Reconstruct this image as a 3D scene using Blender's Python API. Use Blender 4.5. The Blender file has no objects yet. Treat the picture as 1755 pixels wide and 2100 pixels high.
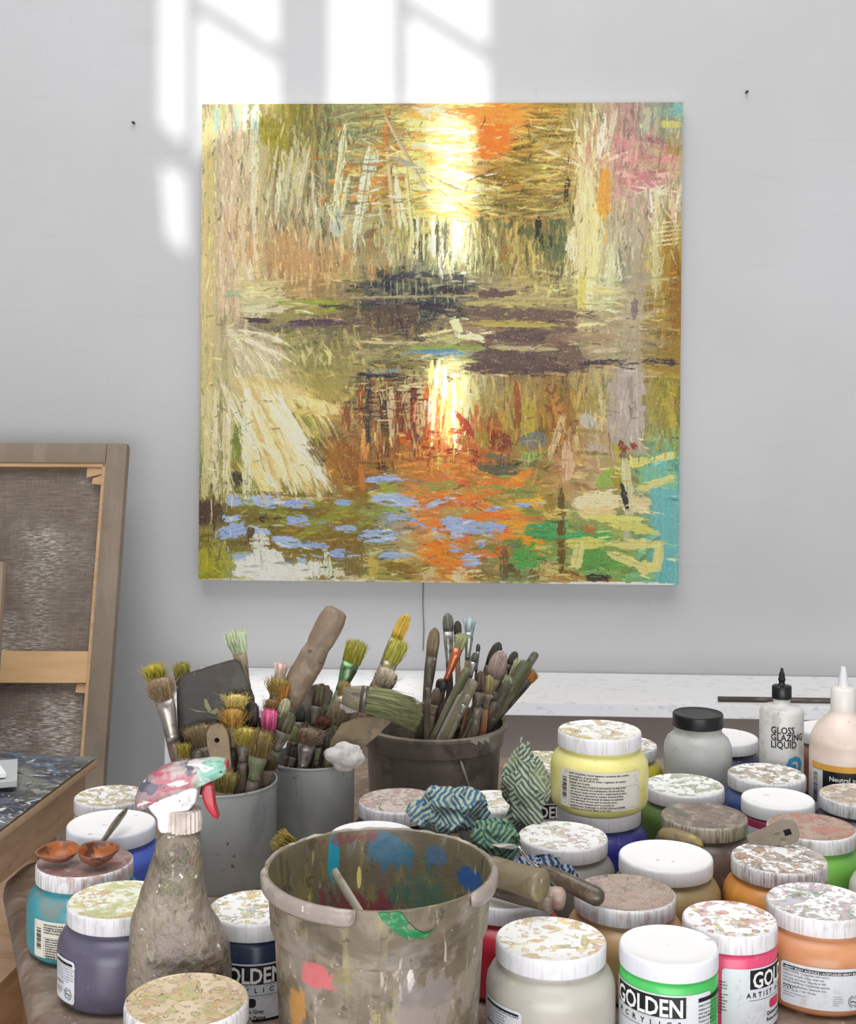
import bpy, bmesh, math, random
import numpy as np
from mathutils import Vector, Matrix, noise as mnoise

SC = bpy.context.scene
COL = SC.collection
# ---------------------------------------------------------------- camera, light, exposure
F = 2650.0; CX = 877.5; HY = 817.0; ROLL = 0.0065; CAMZ = 1.5
cd = bpy.data.cameras.new('camera'); cam = bpy.data.objects.new('camera', cd); COL.objects.link(cam)
cd.sensor_fit = 'VERTICAL'; cd.sensor_height = 36.0; cd.lens = F/2100*36.0
cd.shift_y = -(1050-HY)/2100.0
cd.clip_start = 0.05
RV = Vector((math.cos(ROLL), 0, math.sin(ROLL))); UV = Vector((-math.sin(ROLL), 0, math.cos(ROLL))); FV = Vector((0, 1, 0))
cam.matrix_world = Matrix(((RV.x, UV.x, -FV.x, 0), (RV.y, UV.y, -FV.y, 0), (RV.z, UV.z, -FV.z, CAMZ), (0, 0, 0, 1)))
SC.camera = cam
SUN_DIR = Vector((-0.15, 1.0, -0.40)).normalized()
sl = bpy.data.lights.new('sun', 'SUN'); sl.energy = 3.0; sl.angle = math.radians(0.55); sl.color = (1.0, 0.985, 0.95)
so = bpy.data.objects.new('sun', sl); COL.objects.link(so); so.rotation_euler = SUN_DIR.to_track_quat('-Z', 'Y').to_euler()
al = bpy.data.lights.new('skylight', 'AREA'); al.shape = 'RECTANGLE'; al.size = 3.4; al.size_y = 3.0; al.energy = 114; al.color = (1.0, 0.99, 0.985)
ao = bpy.data.objects.new('skylight', al); COL.objects.link(ao); ao.location = (-0.2, 0.5, 4.95)
a2 = bpy.data.lights.new('front_fill', 'AREA'); a2.shape = 'RECTANGLE'; a2.size = 3.0; a2.size_y = 1.6; a2.energy = 76; a2.color = (0.99, 0.99, 1.0)  # added fill lamp low behind the camera, brightens fronts and lower wall
o2 = bpy.data.objects.new('front_fill', a2); COL.objects.link(o2); o2.location = (-0.1, -1.75, 0.85); o2.rotation_euler = (math.radians(90), 0, 0)
w = bpy.data.worlds.new('world'); SC.world = w; w.use_nodes = True
w.node_tree.nodes['Background'].inputs[0].default_value = (0.75, 0.85, 1.0, 1); w.node_tree.nodes['Background'].inputs[1].default_value = 0.6
SC.view_settings.view_transform = 'Standard'; SC.view_settings.look = 'None'; SC.view_settings.gamma = 1.0
SC.view_settings.exposure = 0.14; SC.view_settings.use_curve_mapping = False

def P(px, py, d):
    return Vector((0, 0, CAMZ)) + RV*((px-CX)/F*d) + UV*(-(py-HY)/F*d) + FV*d
WY = math.radians(2.4); W0 = Vector((0, 2.9, 0)); WN = Vector((-math.sin(WY), -math.cos(WY), 0))  # wall: right side nearer
def W(px, py, off=0.0):
    o = Vector((0, 0, CAMZ)); r = P(px, py, 1.0)-o
    t = ((W0+WN*off)-o).dot(WN)/r.dot(WN)
    return o+r*t
WX = Vector((math.cos(WY), -math.sin(WY), 0))
ZT = CAMZ-0.578          # top of the work table
# ---------------------------------------------------------------- helpers
def s2l(c): return c/12.92 if c <= 0.04045 else ((c+0.055)/1.055)**2.4
def hx(h, g=1.0):
    if isinstance(h, (tuple, list)): return tuple(h)+((1,) if len(h) == 3 else ())
    return tuple(min(1, s2l(int(h[i:i+2], 16)/255)*g) for i in (0, 2, 4))+(1,)
class NB:
    def __init__(s, name):
        s.m = bpy.data.materials.new(name); s.m.use_nodes = True; s.t = s.m.node_tree
        s.b = s.t.nodes['Principled BSDF']; s.tc = s.t.nodes.new('ShaderNodeTexCoord')
    def n(s, typ, ins=None, **kw):
        k = s.t.nodes.new(typ)
        for a, v in kw.items(): setattr(k, a, v)
        for a, v in (ins or {}).items():
            if isinstance(v, bpy.types.NodeSocket): s.t.links.new(v, k.inputs[a])
            else: k.inputs[a].default_value = v
        return k
    def coords(s, scale=(1, 1, 1), seed=0.0, rot=(0, 0, 0), src='Object'):
        if not hasattr(scale, '__len__'): scale = (scale,)*3
        return s.n('ShaderNodeMapping', {'Vector': s.tc.outputs[src], 'Scale': scale, 'Location': (seed*3.7+.13, seed*1.9, seed*2.3), 'Rotation': rot}).outputs[0]
    def noise(s, scale, seed=0.0, detail=3, rough=.55, dist=0.0, rot=(0, 0, 0)):
        return s.n('ShaderNodeTexNoise', {'Vector': s.coords(scale, seed, rot), 'Scale': 1.0, 'Detail': detail, 'Roughness': rough, 'Distortion': dist}).outputs[0]
    def mr(s, v, lo, hi, a=0.0, b=1.0):
        return s.n('ShaderNodeMapRange', {'Value': v, 'From Min': lo, 'From Max': hi, 'To Min': a, 'To Max': b}, interpolation_type='SMOOTHSTEP').outputs[0]
    def math(s, op, a, b=0.0):
        return s.n('ShaderNodeMath', {0: a, 1: b}, operation=op).outputs[0]
    def mix(s, f, a, b, mode='MIX'):
        k = s.n('ShaderNodeMix', data_type='RGBA', blend_type=mode)
        for i, v in ((0, f), (6, a), (7, b)):
            if isinstance(v, bpy.types.NodeSocket): s.t.links.new(v, k.inputs[i])
            else: k.inputs[i].default_value = v
        return k.outputs[2]
    def ramp(s, v, cols, interp='LINEAR'):
        k = s.n('ShaderNodeValToRGB', {'Fac': v}); cr = k.color_ramp; cr.interpolation = interp
        n = len(cols)
        while len(cr.elements) < n: cr.elements.new(0.5)
        for i, c in enumerate(cols):
            cr.elements[i].position = .34+.32*i/max(1, n-1); cr.elements[i].color = hx(c)
        return k.outputs[0]
    def out(s, color, rough=.5, bump=None, bs=.3, bd=.001, spec=.5, metal=0.0):
        for k, v in (('Base Color', color), ('Roughness', rough), ('Metallic', metal), ('Specular IOR Level', spec)):
            if isinstance(v, bpy.types.NodeSocket): s.t.links.new(v, s.b.inputs[k])
            else: s.b.inputs[k].default_value = v
        if bump is not None:
            b = s.n('ShaderNodeBump', {'Height': bump, 'Strength': bs, 'Distance': bd}); s.t.links.new(b.outputs[0], s.b.inputs['Normal'])
        return s.m
SEED = [0]
def grime(name, base, layers=(), rough=.5, bump=None, bs=.4, bd=.0015, metal=0.0, spec=.5):
    """layers: (colour, scale, lo, hi, alpha)"""
    nb = NB(name); c = hx(base); SEED[0] += 1; k = SEED[0]*.71
    for i, (col, sc, lo, hi, a) in enumerate(layers):
        m = nb.mr(nb.noise(sc, k+i*1.3, 4, .6, .3), lo, hi, 0, a); c = nb.mix(m, c, hx(col))
    bp = nb.noise(bump, k+9, 4) if bump else None
    return nb.out(c, rough, bp, bs, bd, spec, metal)
CACHE = {}
def cm(key, fn):
    if key not in CACHE: CACHE[key] = fn()
    return CACHE[key]
def plain(h, rough=.5, metal=0.0):
    return cm(('p', h, rough, metal), lambda: NB('plain_'+h).out(hx(h), rough, metal=metal))
def tag(o, label, cat, group=None, kind=None):
    o['label'] = label; o['category'] = cat
    if group: o['group'] = group
    if kind: o['kind'] = kind
    return o
def thing(name, label, cat, loc=(0, 0, 0), rot=None, group=None):
    o = bpy.data.objects.new(name, None); COL.objects.link(o); o.location = loc; o.empty_display_size = .02
    if rot is not None: o.rotation_euler = rot
    return tag(o, label, cat, group)
def obj(name, bm, mats, parent=None, smooth=True, rot=None, loc=None):
    me = bpy.data.meshes.new(name)
    if isinstance(bm, bmesh.types.BMesh): bm.to_mesh(me); bm.free()
    else: me.from_pydata(*bm)
    for m in (mats if isinstance(mats, (list, tuple)) else [mats]): me.materials.append(m)
    if smooth: me.polygons.foreach_set('use_smooth', [True]*len(me.polygons))
    me.update()
    o = bpy.data.objects.new(name, me); COL.objects.link(o)
    if parent: o.parent = parent
    if rot is not None: o.rotation_euler = rot
    if loc is not None: o.location = loc
    return o
def struct(o):
    o['kind'] = 'structure'; return o
def sharp(o, ang=35):
    me = o.data; bm = bmesh.new(); bm.from_mesh(me)
    for e in bm.edges: e.smooth = not (len(e.link_faces) == 2 and e.calc_face_angle(0) > math.radians(ang))
    bm.to_mesh(me); bm.free(); return o
def box(bm, x0, x1, y0, y1, z0, z1, bev=0.0, mi=0):
    r = bmesh.ops.create_cube(bm, size=1.0)
    vs = r['verts']
    for v in vs: v.co = Vector(((x0+x1)/2+v.co.x*(x1-x0), (y0+y1)/2+v.co.y*(y1-y0), (z0+z1)/2+v.co.z*(z1-z0)))
    fs = {f for v in vs for f in v.link_faces}
    if bev:
        es = list({e for v in vs for e in v.link_edges})
        q = bmesh.ops.bevel(bm, geom=es, offset=bev, segments=2, profile=.7, affect='EDGES'); fs = set(q['faces']) | {f for f in fs if f.is_valid}
    for f in fs:
        if f.is_valid: f.material_index = mi
    return vs
def lathe(bm, prof, seg=48, sy=1.0, mi=None, cap0=False, cap1=False, wob=0.0, seed=0, a0=0.0, a1=2*math.pi, sq=0):
    """prof: [(r,z)], mi: per-segment material list. sy squashes local y."""
    full = abs(a1-a0-2*math.pi) < 1e-6; n = seg if full else seg+1
    rings = []
    for j, (r, z) in enumerate(prof):
        ring = []
        for i in range(n):
            a = a0+(a1-a0)*i/seg; rr = r
            if wob: rr *= 1+wob*mnoise.noise(Vector((math.cos(a)*2+seed, math.sin(a)*2, z*40+seed)))
            ring.append(bm.verts.new((rr*math.sin(a), -rr*math.cos(a)*sy, z)))
        rings.append(ring)
    for j in range(len(rings)-1):
        for i in range(seg):
            k = (i+1) % n
            f = bm.faces.new((rings[j][i], rings[j][k], rings[j+1][k], rings[j+1][i]))
            if mi: f.material_index = mi[j]
    if cap0: bm.faces.new(rings[0][::-1]).material_index = mi[0] if mi else 0
    if cap1: bm.faces.new(rings[-1]).material_index = mi[-1] if mi else 0
    return rings
def tube(bm, pts, rad, seg=10, sy=1.0, cap=True, mi=0):
    pts = [Vector(p) for p in pts]; n = len(pts)
    if not hasattr(rad, '__len__'): rad = [rad]*n
    ref = Vector((0, 1, 0)); rings = []
    for i in range(n):
        d = (pts[min(i+1, n-1)]-pts[max(i-1, 0)]).normalized()
        y = (ref-d*ref.dot(d));  y = y.normalized() if y.length > .05 else Vector((1, 0, 0)); x = y.cross(d)
        rings.append([bm.verts.new(pts[i]+x*(rad[i]*math.cos(2*math.pi*k/seg))+y*(rad[i]*sy*math.sin(2*math.pi*k/seg))) for k in range(seg)])
    for i in range(n-1):
        for k in range(seg): bm.faces.new((rings[i][k], rings[i][(k+1) % seg], rings[i+1][(k+1) % seg], rings[i+1][k])).material_index = mi
    if cap:
        bm.faces.new(rings[0][::-1]).material_index = mi; bm.faces.new(rings[-1]).material_index = mi
def prism(bm, pts, th, z0=0.0, mi=0):
    """polygon (x,z) extruded along y by th (centred)"""
    a = [bm.verts.new((x, z0-th/2, z)) for x, z in pts]; b = [bm.verts.new((x, z0+th/2, z)) for x, z in pts]; n = len(pts)
    bm.faces.new(a).material_index = mi; bm.faces.new(b[::-1]).material_index = mi
    for i in range(n): bm.faces.new((a[(i+1) % n], a[i], b[i], b[(i+1) % n])).material_index = mi
def finish(bm):
    bmesh.ops.recalc_face_normals(bm, faces=bm.faces); return bm
# ---------------------------------------------------------------- lettering
TXT = {}
def text_bm(s, size, bold=0.0, align='LEFT', sx=1.0):
    cu = bpy.data.curves.new('t', 'FONT'); cu.body = s; cu.size = size; cu.offset = bold; cu.align_x = align; cu.resolution_u = 2
    cu.space_character = sx
    o = bpy.data.objects.new('t', cu); me = o.to_mesh(); bm = bmesh.new(); bm.from_mesh(me); o.to_mesh_clear()
    bpy.data.objects.remove(o); bpy.data.curves.remove(cu); return bm
def put_text(bm, s, size, u, v, R, eps, bold=0.0, align='LEFT', sx=1.0, mi=0, squash=1.0, rot=0.0):
    t = text_bm(s, size, bold, align, sx)
    for q in t.verts:
        x, y = q.co.x*squash, q.co.y
        if rot: x, y = x*math.cos(rot)-y*math.sin(rot), x*math.sin(rot)+y*math.cos(rot)
        q.co = Vector((u+x, v+y, 0))
    if not t.verts: t.free(); return
    x0 = min(q.co.x for q in t.verts); x1 = max(q.co.x for q in t.verts); st = R*.09 if R else 9
    k = x0+st
    while k < x1:
        bmesh.ops.bisect_plane(t, geom=t.verts[:]+t.edges[:]+t.faces[:], plane_co=(k, 0, 0), plane_no=(1, 0, 0)); k += st
    mp = {}
    for q in t.verts: mp[q] = bm.verts.new(wrap(q.co.x, q.co.y, R, eps))
    for f in t.faces:
        try: bm.faces.new([mp[q] for q in f.verts]).material_index = mi
        except ValueError: pass
    t.free()
def wrap(u, v, R, eps):
    if not R: return Vector((u, -eps, v))
    a = u/R; return Vector(((R+eps)*math.sin(a), -(R+eps)*math.cos(a), v))
def patch(bm, u0, u1, v0, v1, R, eps, mi=0, rnd=0.0):
    n = max(2, int(abs(u1-u0)/(R*.07))) if R else 1
    us = [u0+(u1-u0)*i/n for i in range(n+1)]
    if rnd: us = sorted(set(us+[u0+rnd*.3, u0+rnd, u1-rnd, u1-rnd*.3]))
    def ins(u):
        e = min(u-u0, u1-u); return 0 if not rnd or e >= rnd else rnd-math.sqrt(max(0, rnd*rnd-(rnd-e)**2))
    a = [bm.verts.new(wrap(u, v0+ins(u), R, eps)) for u in us]; b = [bm.verts.new(wrap(u, v1-ins(u), R, eps)) for u in us]
    for i in range(len(us)-1): bm.faces.new((a[i], a[i+1], b[i+1], b[i])).material_index = mi
def para(bm, lines, u, v, R, eps, size=.0023, lead=1.25, bold=0.0, mi=0):
    for i, s in enumerate(lines): put_text(bm, s, size, u, v-i*size*lead, R, eps, bold, mi=mi)
INK = lambda: plain('16171c', .5)
PAPER = lambda: cm('paper', lambda: grime('label_paper', 'dfe4ea', [('b8b4ac', 60, .52, .75, .6), ('9a9088', 200, .6, .75, .5)], .45))
WHITEINK = lambda: plain('f2f2f2', .5)
# ---------------------------------------------------------------- room shell
wallm = NB('wall_paint'); 
c = wallm.mix(wallm.mr(wallm.noise(1.3, 2, 3), .35, .65), hx('c2c2c2'), hx('c8c8ca'))
c = wallm.mix(wallm.mr(wallm.noise((5, 5, 40), 5, 4), .55, .8, 0, .35), c, hx('bcbcba'))
c = wallm.mix(wallm.mr(wallm.noise((90, 90, 12), 4, 2), .74, .8, 0, .5), c, hx('b8b6b4'))
wallm = wallm.out(c, .55, wallm.noise((60, 60, 60), 1, 4), .25, .002)
def slab(name, a, b, c4, d4, mat, th):
    """thick quad: a,b,c,d corners, thickness vector th"""
    p = [Vector(q) for q in (a, b, c4, d4)]; q = [v+Vector(th) for v in p]
    bm = bmesh.new(); A = [bm.verts.new(v) for v in p]; B = [bm.verts.new(v) for v in q]
    bm.faces.new(A); bm.faces.new(B[::-1])
    for i in range(4): bm.faces.new((A[(i+1) % 4], A[i], B[i], B[(i+1) % 4]))
    finish(bm); return struct(obj(name, bm, mat, smooth=False))
CE = 5.0
def wp(x, z): return W0+WX*x+Vector((0, 0, z))
slab('wall_back', wp(-3.2, 0), wp(3.2, 0), wp(3.2, CE), wp(-3.2, CE), wallm, -WN*.1)
floorm = grime('floor_concrete', 'b4b6ba', [('9a9c9e', 3, .4, .7, .6), ('d0d0d0', 20, .6, .8, .5)], .5, 30)
slab('floor', (-3.3, -2, 0), (3.3, -2, 0), (3.3, 3.2, 0), (-3.3, 3.2, 0), floorm, (0, 0, -.1))
ceilm = plain('e6e6e4', .8)
slab('ceiling', (-3.3, -2.1, CE), (3.3, -2.1, CE), (3.3, 3.2, CE), (-3.3, 3.2, CE), ceilm, (0, 0, .1))
slab('wall_left', (-3.2, -2.1, 0), (-3.2, 3.2, 0), (-3.2, 3.2, CE), (-3.2, -2.1, CE), wallm, (-.1, 0, 0))
slab('wall_right', (3.2, -2.1, 0), (3.2, 3.2, 0), (3.2, 3.2, CE), (3.2, -2.1, CE), wallm, (.1, 0, 0))
# window wall behind the camera: openings whose sun patches fall on the back wall
OP = [[(330, -120), (380, -120), (382, 292), (328, 245)],
      [(404, -120), (572, -120), (572, 92), (404, -14)], [(404, 14), (572, 122), (572, 232), (404, 320)],
      [(330, 325), (382, 352), (388, 522), (342, 478)],
      [(680, -120), (808, -120), (808, 216), (680, 216)], [(840, -120), (1004, -120), (1004, 90), (840, -12)],
      [(838, 16), (1004, 120), (1004, 216), (838, 216)],
      [(885, 250), (968, 250), (962, 400), (960, 560), (905, 560), (885, 420)], [(880, 738), (950, 738), (940, 925), (890, 925)]]
def front(px, py):
    q = W(px, py, .01); t = (q.y+2.0)/SUN_DIR.y; return q-SUN_DIR*t
ZLED = W(1100, 1378, 0).z      # ledge height: one lower pane throws a patch of sun on the ledge
def front_ledge(px, py):
    r = P(px, py, 1)-Vector((0, 0, CAMZ)); q = Vector((0, 0, CAMZ))+r*((ZLED-CAMZ)/r.z); return q-SUN_DIR*((q.y+2.0)/SUN_DIR.y)
ops = [[front(*q) for q in o] for o in OP]+[[front_ledge(*q) for q in ((385, 1384), (640, 1384), (640, 1436), (370, 1436))], [front_ledge(*q) for q in ((655, 1384), (862, 1384), (866, 1432), (655, 1436))]]
xs = [q.x for o in ops for q in o]; zs = [q.z for o in ops for q in o]
x0, x1, z0, z1 = min(xs)-.06, max(xs)+.06, min(zs)-.06, min(max(zs)+.06, CE-.05)
bm = bmesh.new()
for (a, b, c_, d) in ((-3.2, x0, 0, CE), (x1, 3.2, 0, CE), (x0, x1, 0, z0), (x0, x1, z1, CE)): box(bm, a, b, -2.1, -2.0, c_, d)
struct(obj('wall_front', bm, wallm, smooth=False))
bm = bmesh.new(); es = []
def loop(pts):
    vs = [bm.verts.new((x, -2.0, z)) for x, z in pts]
    for i in range(len(vs)): es.append(bm.edges.new((vs[i], vs[(i+1) % len(vs)])))
loop([(x0, z0), (x1, z0), (x1, z1), (x0, z1)])
for o in ops: loop([(q.x, min(q.z, z1-.01)) for q in o])
bmesh.ops.triangle_fill(bm, use_beauty=True, use_dissolve=False, edges=es)
r = bmesh.ops.extrude_face_region(bm, geom=bm.faces[:])
for v in r['geom']:
    if isinstance(v, bmesh.types.BMVert): v.co.y -= .02
finish(bm); struct(obj('window_1', bm, plain('d8d8d4', .6), smooth=False))
# ---------------------------------------------------------------- painting
N = 780; G = 0.78
rng = np.random.RandomState(7)
GRID = """9a9470 b0ac88 8a8030 8a8450 949468 a09050 e0c080 ffe0a0 f08830 b08a3a a89048 b0a480 a88a84 8a9a8a
c4b490 b8a888 a08c30 828058 98a078 a8884a d8c070 fff0c0 d08a40 9a8838 a89450 c8a890 b88080 b8a070
b8aa88 a8a07c 98926c 808262 a8986c b0803c e0d078 fff4b0 a08440 a88c40 b09850 d0c490 b89088 b0a488
b8a484 b09a78 a8987a a09874 a8a078 988854 c8bc78 f0ecb0 8a8048 a08848 706e48 d4cc98 a09c88 a89870
c0a884 b89468 b8905e b08c60 a4986c 908a5c a8a070 d0d0a0 a09c68 a08c50 70704a d4cc98 a8a48c 98803c
b8a878 b8b484 b89c70 b0905c 8a8058 505048 484a48 58544c a0946c a89c68 aca46c ccc890 a8a080 9c8438
b4a884 8c8070 8a8a50 78705a 786850 605040 50443c a09874 7c6850 6c5c50 7c6850 a89878 a49c80 947834
b8b080 b8ac90 a49c6c 8a8444 94905c 8c885c a09a60 d8d890 6c5850 685848 6c5848 a49474 a8987c 98782c
b4ac84 c8b88c c0b080 a8984c a4945c 6a4c30 a08060 fff0b0 b0a460 a49050 98702c a89c58 a89c88 988830
a8a478 c0b080 c4b484 a89460 9c7c40 7c4c28 a87444 f8c880 984c20 a09440 8c5c24 b09870 a49a88 989040
98a060 b0a060 e0d8b0 c8b470 90602c a87434 b87c38 d08038 b87030 8c8450 a87c40 b09070 a09c50 68a898
78703c 909850 d8c080 c8b478 8c6424 90944c c08048 d07838 a08c44 b08c34 a8905c c8b480 9c9060 70a494
7a6830 8898a8 80702c 8a7430 88803c 90a0b0 c88c50 d08850 b09c58 60903c 6c8c48 78985c 98a858 70a49c
909028 b0b8a4 c8c8b8 807030 a89c70 a09850 b09450 d89048 887848 78905c b0a060 609050 8ca858 60a0a0"""
g = np.array([[[int(h[i:i+2], 16)/255 for i in (0, 2, 4)] for h in r.split()] for r in GRID.split('\n')])  # pale cells right of the middle hold the canvas sunlight as colour
PX0, PX1, PY0, PY1 = 410., 1396., 212., 1195.
def toc(x, y): return (x-PX0)/(PX1-PX0)*N, (y-PY0)/(PY1-PY0)*N
def samp(u, v):
    a = np.clip(u/N*14-.5, 0, 12.999); b = np.clip(v/N*14-.5, 0, 12.999); i = int(a); j = int(b); fa = a-i; fb = b-j
    return (g[j, i]*(1-fa)+g[j, i+1]*fa)*(1-fb)+(g[j+1, i]*(1-fa)+g[j+1, i+1]*fa)*fb
vv, uu = np.mgrid[0:N, 0:N]
a = np.clip(uu/N*14-.5, 0, 12.999); b = np.clip(vv/N*14-.5, 0, 12.999); i0 = a.astype(int); j0 = b.astype(int); fa = (a-i0)[..., None]; fb = (b-j0)[..., None]
img = ((g[j0, i0]*(1-fa)+g[j0, i0+1]*fa)*(1-fb)+(g[j0+1, i0]*(1-fa)+g[j0+1, i0+1]*fa)*fb).copy()
hgt = np.zeros((N, N))
nz = rng.rand(64, 64)
def stroke(u0, v0, u1, v1, w, col, al=.85, dry=.35, bend=0.0):
    L = math.hypot(u1-u0, v1-v0)+1e-6; dx, dy = (u1-u0)/L, (v1-v0)/L; m = w/2+abs(bend)+2
    xa = int(max(0, min(u0, u1)-m)); xb = int(min(N, max(u0, u1)+m)); ya = int(max(0, min(v0, v1)-m)); yb = int(min(N, max(v0, v1)+m))
    if xb <= xa or yb <= ya: return
    Y, X = np.mgrid[ya:yb, xa:xb]
    t = ((X-u0)*dx+(Y-v0)*dy)/L; p = (X-u0)*-dy+(Y-v0)*dx - bend*4*t*(1-t)
    k = rng.randint(64); q = ((p+w)*1.15).astype(int) % 64; tt = (np.clip(t, 0, 1)*L/9+k).astype(int) % 64
    br = nz[k, q]*.7+nz[q, tt]*.5
    tp = 1-.55*np.abs(2*np.clip(t, 0, 1)-1)**3; rag = nz[(k+9) % 64, q]
    edge = (np.abs(p) < w/2*tp*(.72+.5*nz[(k+3) % 64, tt])) & (t > -.05+(.05+min(.35, 5/L))*rag) & (t < 1.05-(.12+min(.5, 8/L))*nz[(k+17) % 64, q]*(.5+dry))
    mk = edge*np.where(br > dry*(.55+.75*np.clip(t, 0, 1)), 1.0, .12)*al
    cc = np.array(col)*(1+.16*(br[..., None]-.55)) 
    s = img[ya:yb, xa:xb]; img[ya:yb, xa:xb] = s*(1-mk[..., None])+cc*mk[..., None]
    hh = hgt[ya:yb, xa:xb]; hgt[ya:yb, xa:xb] = hh*(1-mk)+(br*.9)*mk
def H(h): return [int(h[i:i+2], 16)/255 for i in (0, 2, 4)]
def S(x0, y0, x1, y1, w, h, al=.85, dry=.3, bend=0.0):
    u0, v0 = toc(x0, y0); u1, v1 = toc(x1, y1); stroke(u0, v0, u1, v1, w*1.28*N/985, H(h), al, dry, bend*N/985)
def fill_region(xa, xb, ya, yb, n, ang, spread, lw, ww, var=.1, al=.7, dry=.4, pal=None):
    for _ in range(n):
        x = rng.uniform(xa, xb); y = rng.uniform(ya, yb); t = math.radians(ang+rng.normal()*spread); L = rng.uniform(*lw); wd = rng.uniform(*ww)
        u, v = toc(x, y)
        c = np.array(H(pal[rng.randint(len(pal))])) if pal else samp(np.clip(u+rng.normal()*14, 0, N), np.clip(v+rng.normal()*14, 0, N))
        c = np.clip(c*(1+rng.normal()*var)+rng.normal(size=3)*var*.12, 0, 1)
        S(x-math.cos(t)*L/2, y-math.sin(t)*L/2, x+math.cos(t)*L/2, y+math.sin(t)*L/2, wd, '000000', 0) if False else stroke(*toc(x-math.cos(t)*L/2, y-math.sin(t)*L/2), *toc(x+math.cos(t)*L/2, y+math.sin(t)*L/2), wd*N/985, c, al, dry)
FR = fill_region
FR(410, 1396, 212, 1195, 1500, 0, 25, (20, 70), (6, 18), .16)
FR(410, 700, 212, 620, 700, 88, 7, (40, 150), (4, 12), .15)
FR(700, 1160, 212, 450, 600, 0, 12, (20, 80), (4, 12), .2)
FR(820, 1000, 440, 560, 300, 90, 6, (20, 70), (3, 9), .25)
FR(980, 1160, 450, 560, 160, 90, 8, (20, 60), (4, 10), .25)
FR(1150, 1396, 212, 700, 500, 92, 7, (40, 130), (4, 12), .14)
FR(700, 1160, 550, 640, 200, 90, 8, (14, 40), (4, 10), .25)
FR(560, 1396, 560, 780, 400, 0, 8, (30, 130), (4, 14), .15)
FR(410, 480, 600, 1010, 150, 90, 4, (50, 140), (5, 14), .12)
FR(720, 950, 770, 940, 330, 90, 6, (20, 70), (4, 13), .28)
FR(720, 950, 770, 880, 200, 0, 4, (16, 60), (2, 6), .35)
FR(950, 1396, 760, 920, 300, 90, 10, (20, 70), (6, 16), .15)
FR(410, 1396, 950, 1195, 500, 5, 15, (20, 60), (6, 16), .2)
# hatching and dark texture in the upper thicket
FR(560, 720, 240, 470, 150, 80, 20, (15, 60), (2, 6), .1, .6, .5, ['5c5c48', '484c3c', '6a6a4c', 'b8b498', 'c8c4a8'])
FR(700, 860, 230, 420, 130, -10, 25, (20, 70), (3, 8), .1, .6, .5, ['8a9a70', '5c6a4c', 'c8cc9c', 'b0702c', 'd8a850'])
FR(640, 860, 300, 420, 60, 0, 20, (15, 50), (4, 9), .1, .7, .4, ['c87a30', 'b8862c', 'd89a48'])
FR(980, 1160, 240, 440, 160, 4, 10, (30, 90), (3, 7), .1, .6, .5, ['6c5a20', '8a7428', 'c8b870', 'b87438', 'd0c484', '50481c'])
# sunlit column: its glare painted into the canvas as pale strokes
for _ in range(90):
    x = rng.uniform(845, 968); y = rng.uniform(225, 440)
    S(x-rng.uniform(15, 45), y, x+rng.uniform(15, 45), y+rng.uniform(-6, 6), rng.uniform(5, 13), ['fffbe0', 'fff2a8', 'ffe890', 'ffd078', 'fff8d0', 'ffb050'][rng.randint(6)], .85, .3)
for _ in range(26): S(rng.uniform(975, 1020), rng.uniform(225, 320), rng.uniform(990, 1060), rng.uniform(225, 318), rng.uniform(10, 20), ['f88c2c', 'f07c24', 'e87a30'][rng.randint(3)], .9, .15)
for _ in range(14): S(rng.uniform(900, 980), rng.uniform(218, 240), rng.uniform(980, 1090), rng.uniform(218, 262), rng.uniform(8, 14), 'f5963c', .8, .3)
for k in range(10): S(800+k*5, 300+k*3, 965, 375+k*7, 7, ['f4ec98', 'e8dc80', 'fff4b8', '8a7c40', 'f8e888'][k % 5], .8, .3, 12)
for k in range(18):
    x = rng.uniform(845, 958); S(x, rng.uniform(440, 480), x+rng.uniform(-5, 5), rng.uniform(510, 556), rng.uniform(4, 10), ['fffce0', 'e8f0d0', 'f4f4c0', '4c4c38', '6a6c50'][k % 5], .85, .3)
# left vertical pale trunks
for x, w_, h in ((424, 20, 'c8b880'), (440, 12, 'b8b094'), (456, 14, 'd0b89c'), (470, 16, 'c4ae94'), (486, 12, 'd4bca0'), (500, 10, 'c8b898'), (520, 12, 'd8d4b8'), (540, 10, 'b8ac84')):
    for q in range(4): S(x+rng.normal()*4, 216+q*95+rng.uniform(0, 40), x+rng.normal()*7, 360+q*100, w_*rng.uniform(.6, 1.1), h, .8, .35)
for q in range(6): S(418+q*4, 300, 420+q*4, 1000, 9, ['d4c080', 'c8b888', 'b8ac7c'][q % 3], .6, .5)
for x, y, h in ((520, 216, 'b8d0c8'), (440, 214, '90aca0'), (480, 214, '9cb4a8'), (500, 214, 'e0e4d4')): S(x, y, x+2, y+60, 12, h, .8, .3)
for k in range(10): S(535+k*4, 228+k*3, 540+k*5, 300+k*2, 12, ['98922c', 'a89c34', '88842c'][k % 3], .8, .3)
for k in range(16):
    x = rng.uniform(565, 640); S(x, rng.uniform(250, 330), x+rng.uniform(-35, -10), rng.uniform(380, 470), rng.uniform(4, 8), ['c8c09c', 'bcb494', 'd0ccb0'][k % 3], .75, .35)
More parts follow.
